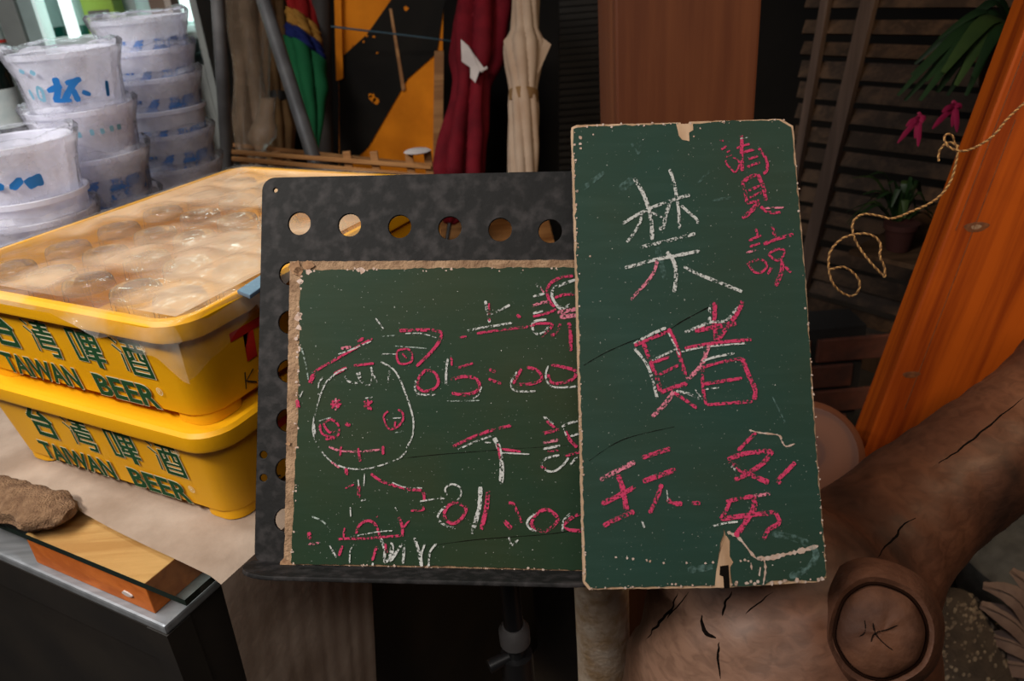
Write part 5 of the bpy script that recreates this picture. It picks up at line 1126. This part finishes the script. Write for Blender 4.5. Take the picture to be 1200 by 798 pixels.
def trunkmat():
    m, nt, b_, out = newmat('driftwood'); vec = coords(nt)
    n1 = nt.nodes.new('ShaderNodeTexNoise'); n1.inputs['Scale'].default_value = 7; n1.inputs['Detail'].default_value = 7; n1.inputs['Distortion'].default_value = .6
    v2 = coords(nt, (26, 26, 60)); n2 = nt.nodes.new('ShaderNodeTexNoise'); n2.inputs['Scale'].default_value = 2.2; n2.inputs['Detail'].default_value = 6; n2.inputs['Distortion'].default_value = 1
    nt.links.new(vec, n1.inputs['Vector']); nt.links.new(v2, n2.inputs['Vector'])
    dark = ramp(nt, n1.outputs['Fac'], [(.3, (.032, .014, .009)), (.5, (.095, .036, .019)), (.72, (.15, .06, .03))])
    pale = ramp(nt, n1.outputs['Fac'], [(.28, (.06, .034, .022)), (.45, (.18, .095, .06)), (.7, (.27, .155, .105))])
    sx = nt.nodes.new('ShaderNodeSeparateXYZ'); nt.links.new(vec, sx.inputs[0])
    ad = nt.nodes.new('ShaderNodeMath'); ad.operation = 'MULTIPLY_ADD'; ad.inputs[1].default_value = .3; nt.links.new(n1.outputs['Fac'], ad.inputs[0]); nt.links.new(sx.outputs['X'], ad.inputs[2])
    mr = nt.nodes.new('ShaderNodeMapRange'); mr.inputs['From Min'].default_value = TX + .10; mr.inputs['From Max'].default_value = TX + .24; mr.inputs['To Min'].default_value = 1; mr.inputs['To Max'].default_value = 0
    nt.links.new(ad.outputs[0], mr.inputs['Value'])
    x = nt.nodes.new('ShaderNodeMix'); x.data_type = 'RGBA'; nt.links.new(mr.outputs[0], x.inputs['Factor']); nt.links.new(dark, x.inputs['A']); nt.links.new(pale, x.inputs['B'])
    y = nt.nodes.new('ShaderNodeMix'); y.data_type = 'RGBA'; y.blend_type = 'MULTIPLY'; y.inputs['Factor'].default_value = .55
    nt.links.new(x.outputs['Result'], y.inputs['A']); nt.links.new(ramp(nt, n2.outputs['Fac'], [(.35, (.45, .42, .4)), (.6, (1, 1, 1))]), y.inputs['B'])
    nt.links.new(y.outputs['Result'], b_.inputs['Base Color']); b_.inputs['Roughness'].default_value = .5; b_.inputs['Specular IOR Level'].default_value = .35
    bp = nt.nodes.new('ShaderNodeBump'); bp.inputs['Strength'].default_value = .15; bp.inputs['Distance'].default_value = .002; nt.links.new(n2.outputs['Fac'], bp.inputs['Height']); nt.links.new(bp.outputs['Normal'], b_.inputs['Normal'])
    return m
bvh = BVHTree.FromPolygons([Vector(c) for c in co], [tuple(p.vertices) for p in tme.polygons])
tbase = Vector((ma[-1].x, ma[-1].y, 0))
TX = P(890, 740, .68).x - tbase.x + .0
tr_ = thing('driftwood_trunk', 'big reddish-brown driftwood trunk with a bent branch and a sawn-off knot', 'trunk', tbase, False)
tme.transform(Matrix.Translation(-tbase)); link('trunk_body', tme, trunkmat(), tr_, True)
def hit(px, py):
    r = bvh.ray_cast(CAM, ray(px, py).normalized()); return None if r[0] is None else (r[0], r[1])
for pts, wd in (([(795, 691), (788, 712), (775, 728), (766, 738), (757, 750)], .0035), ([(808, 692), (790, 715), (780, 728)], .0015), ([(858, 692), (848, 712), (846, 722)], .0022), ([(845, 752), (841, 768), (845, 798)], .0022), ([(905, 693), (885, 710), (872, 720)], .0014), ([(1205, 462), (1160, 498), (1125, 526), (1092, 548)], .0022),
                ([(1075, 605), (1056, 617), (1051, 628), (1038, 640), (1028, 655)], .0024), ([(820, 720), (826, 740), (838, 748)], .004)):
    q = []
    for p in spline([Vector(p) for p in pts], 7):
        r = hit(p.x + 3 * noise.noise(Vector((p.x * .12, p.y * .12, 3))), p.y)
        if r: q.append(r[0] - tbase - r[1] * wd * .15)
    if len(q) > 3: MB().tube(q, [wd * .6 * (.15 + math.sin(math.pi * (k + .5) / len(q)) * (.8 + .25 * noise.noise(Vector((k * .9, wd * 900, 0))))) for k in range(len(q))], 6).build('crack', mt['hole_dark'], tr_)
# sawn knot face
kd = (kc1 - kc0).normalized(); ku = kd.orthogonal().normalized(); kv = kd.cross(ku); L = []
for r, h in ((.036, -.014), (.0345, .008), (.030, .013), (.021, .0165), (.010, .018), (.001, .0185)):
    L.append([kc1 + kd * (h + .0015 * noise.noise(Vector((math.cos(t) * 2, math.sin(t) * 2, r * 60)))) + (ku * math.cos(t) + kv * math.sin(t)) * r * (1 + .05 * math.sin(2 * t + 1) + .05 * noise.noise(Vector((math.cos(t) * 1.7, math.sin(t) * 1.7, 9)))) - tbase for t in [6.283 * k / 48 for k in range(48)]])
knm = M('sawn_knot_wood', (.045, .018, .010), (.095, .038, .019), rough=.7, scale=34, detail=8, bump=.7, bscale=50, spec=.2)
ko = MB().loops(L).build('sawn_knot', knm, tr_, True); tag(ko, 'dark round sawn-off knot face')
def ringpts(r, h, a0, a1, n): return [kc1 + kd * h + (ku * math.cos(t) + kv * math.sin(t)) * r * (1 + .05 * math.sin(2 * t + 1) + .05 * noise.noise(Vector((math.cos(t) * 1.7, math.sin(t) * 1.7, 9)))) - tbase for t in [a0 + (a1 - a0) * k / n for k in range(n + 1)]]
MB().tube(ringpts(.0368, .0035, 0, 6.283, 60), .0013, 8).build('knot_crease', M('dark_crease', (.012, .005, .003), rough=1, spec=.02), tr_, True)
colm = M('collar_bark', (.055, .022, .012), (.095, .038, .02), rough=.6, scale=30, bump=.4, spec=.25)
MB().loops([ringpts(r, h, 0, 6.283 * 59 / 60, 59) for r, h in ((.0375, .002), (.042, .006), (.048, -.002), (.056, -.024))], True, False, False).build('knot_collar', colm, tr_, True)
for q in ([(-.022, .010), (-.006, .002), (.006, -.004), (.020, .004)], [(.004, .024), (.006, .008), (.002, -.006), (-.014, -.016)], [(.02, -.014), (.008, -.010), (-.004, -.02)]):
    pts = spline([kc1 + kd * (.0187 - 7.5 * (a_ * a_ + b_ * b_)) + ku * a_ + kv * b_ - tbase for a_, b_ in q], 6); MB().tube(pts, .0006, 5).build('knot_crack', mt['hole_dark'], tr_)
# ------------------------------------------------------------------ pale speckled stump column
c0 = P(705, 700, .98)
def stwob(r, z, a, k): return r * (1 + .09 * noise.noise(Vector((math.cos(a) * 1.3, math.sin(a) * 1.3, z * 6)))), z
tag(MB().lathe([(.0, 0), (.045, 0), (.039, .2), (.036, .4), (.035, .6), (.034, .9), (.0, .905)], (c0.x, c0.y, 0), 32, wob=stwob).build('pale_stump', mt['stone'], None, True), 'pale speckled bare stump standing left of the driftwood trunk', 'stump')
# ------------------------------------------------------------------ pebbled boulder, dried leaf, grey sack
bc = P(1112, 745, 1.5); bz = P(1130, 648, 1.55).z
bmat = M('pebbledash_ground', (.07, .05, .036), (.045, .032, .024), rough=.95, scale=40, bump=.6)
bo = thing('pebbled_boulder', 'rough brown pebbledash mound beside the trunk foot', 'boulder', (bc.x, bc.y, 0), False)
def bwob(r, z, a, k): return r * (1 + .12 * noise.noise(Vector((math.cos(a) * 1.5, math.sin(a) * 1.5, z * 5)))), z
mb = MB().lathe([(.25, 0), (.20, bz * .25), (.145, bz * .5), (.085, bz * .75), (.045, bz * .93), (.02, bz), (.0, bz * 1.01)], (0, 0, 0), 40, wob=bwob); bs = mb.build('boulder_body', bmat, bo, True)
pb = MB(); bb_ = BVHTree.FromPolygons([Vector(v) for v in mb.v], mb.f)
for k in range(900):
    a = random.uniform(math.pi * .85, math.pi * 2.15); z = bz * random.random()
    o_ = Vector((math.cos(a), math.sin(a), 0)); r = bb_.ray_cast(Vector((0, 0, z)) + o_ * .6, -o_)
    if r[0] is None: continue
    s = random.uniform(.0018, .0048); c = r[0]; n = r[1]; u = n.orthogonal().normalized(); v = n.cross(u)
    ring = [c + (u * math.cos(t) * s * 1.4 + v * math.sin(t) * s) for t in [k_ * math.pi / 3 for k_ in range(6)]]
    b = len(pb.v); pb.v += [tuple(q - n * .001) for q in ring] + [tuple(c + (q - c) * .6 + n * s * .45) for q in ring]
    pb.f += [(b + i, b + (i + 1) % 6, b + 6 + (i + 1) % 6, b + 6 + i) for i in range(6)] + [tuple(b + 6 + i for i in range(6))]
tag(pb.build('pebbles', M('pale_pebbles', (.26, .2, .14), (.12, .085, .06), rough=.8, scale=90), bo), kind='stuff')
lf = thing('dried_leaf', 'large dried pinkish-beige lobed leaf behind the pebbled boulder', 'leaf', P(1215, 830, 1.42))
lfm = M('dried_leaf_skin', (.2, .13, .105), (.14, .085, .07), rough=.7, scale=30, bump=.3); rbm = M('leaf_rib', (.15, .095, .075), rough=.7)
for k, (tx, ty, mx, my, wd_l) in enumerate(((1152, 686, 1195, 705, .040), (1149, 708, 1190, 730, .042), (1155, 744, 1192, 755, .042), (1162, 772, 1196, 780, .044), (1176, 803, 1205, 806, .042), (1185, 668, 1215, 700, .040))):
    q = [P(1232, 778, 1.43), P(mx, my, 1.405 + .006 * k), P(tx, ty, 1.43 + .004 * k)]
    leafstrap(q, wd_l, Vector((0, -.75, .65)), .35).build('lobe', lfm, lf, True)
    MB().tube([p - ray(mx, my).normalized() * .006 for p in spline(q, 4)], [.0024 - .00025 * t for t in range(9)], 6).build('rib', rbm, lf, True)
st_ = P(1225, 815, 1.425); MB().tube([st_, Vector((st_.x + .02, st_.y + .02, 0))], [.008, .006], 8).build('stalk', M('leaf_stalk', (.15, .1, .07), rough=.8), lf, True)
gs = P(1215, 640, 1.75)
tag(MB().lathe([(0, 0), (.13, 0), (.145, .05), (.14, gs.z * .8), (.10, gs.z * 1.05), (.05, gs.z * 1.15), (0, gs.z * 1.17)], (gs.x, gs.y, 0), 32, wob=bwob).build('grey_sack', M('grey_sacking', (.11, .105, .095), (.07, .066, .06), rough=.95, scale=30, bump=.5), None, True), 'slumped grey sack on the floor behind the driftwood branch', 'sack')
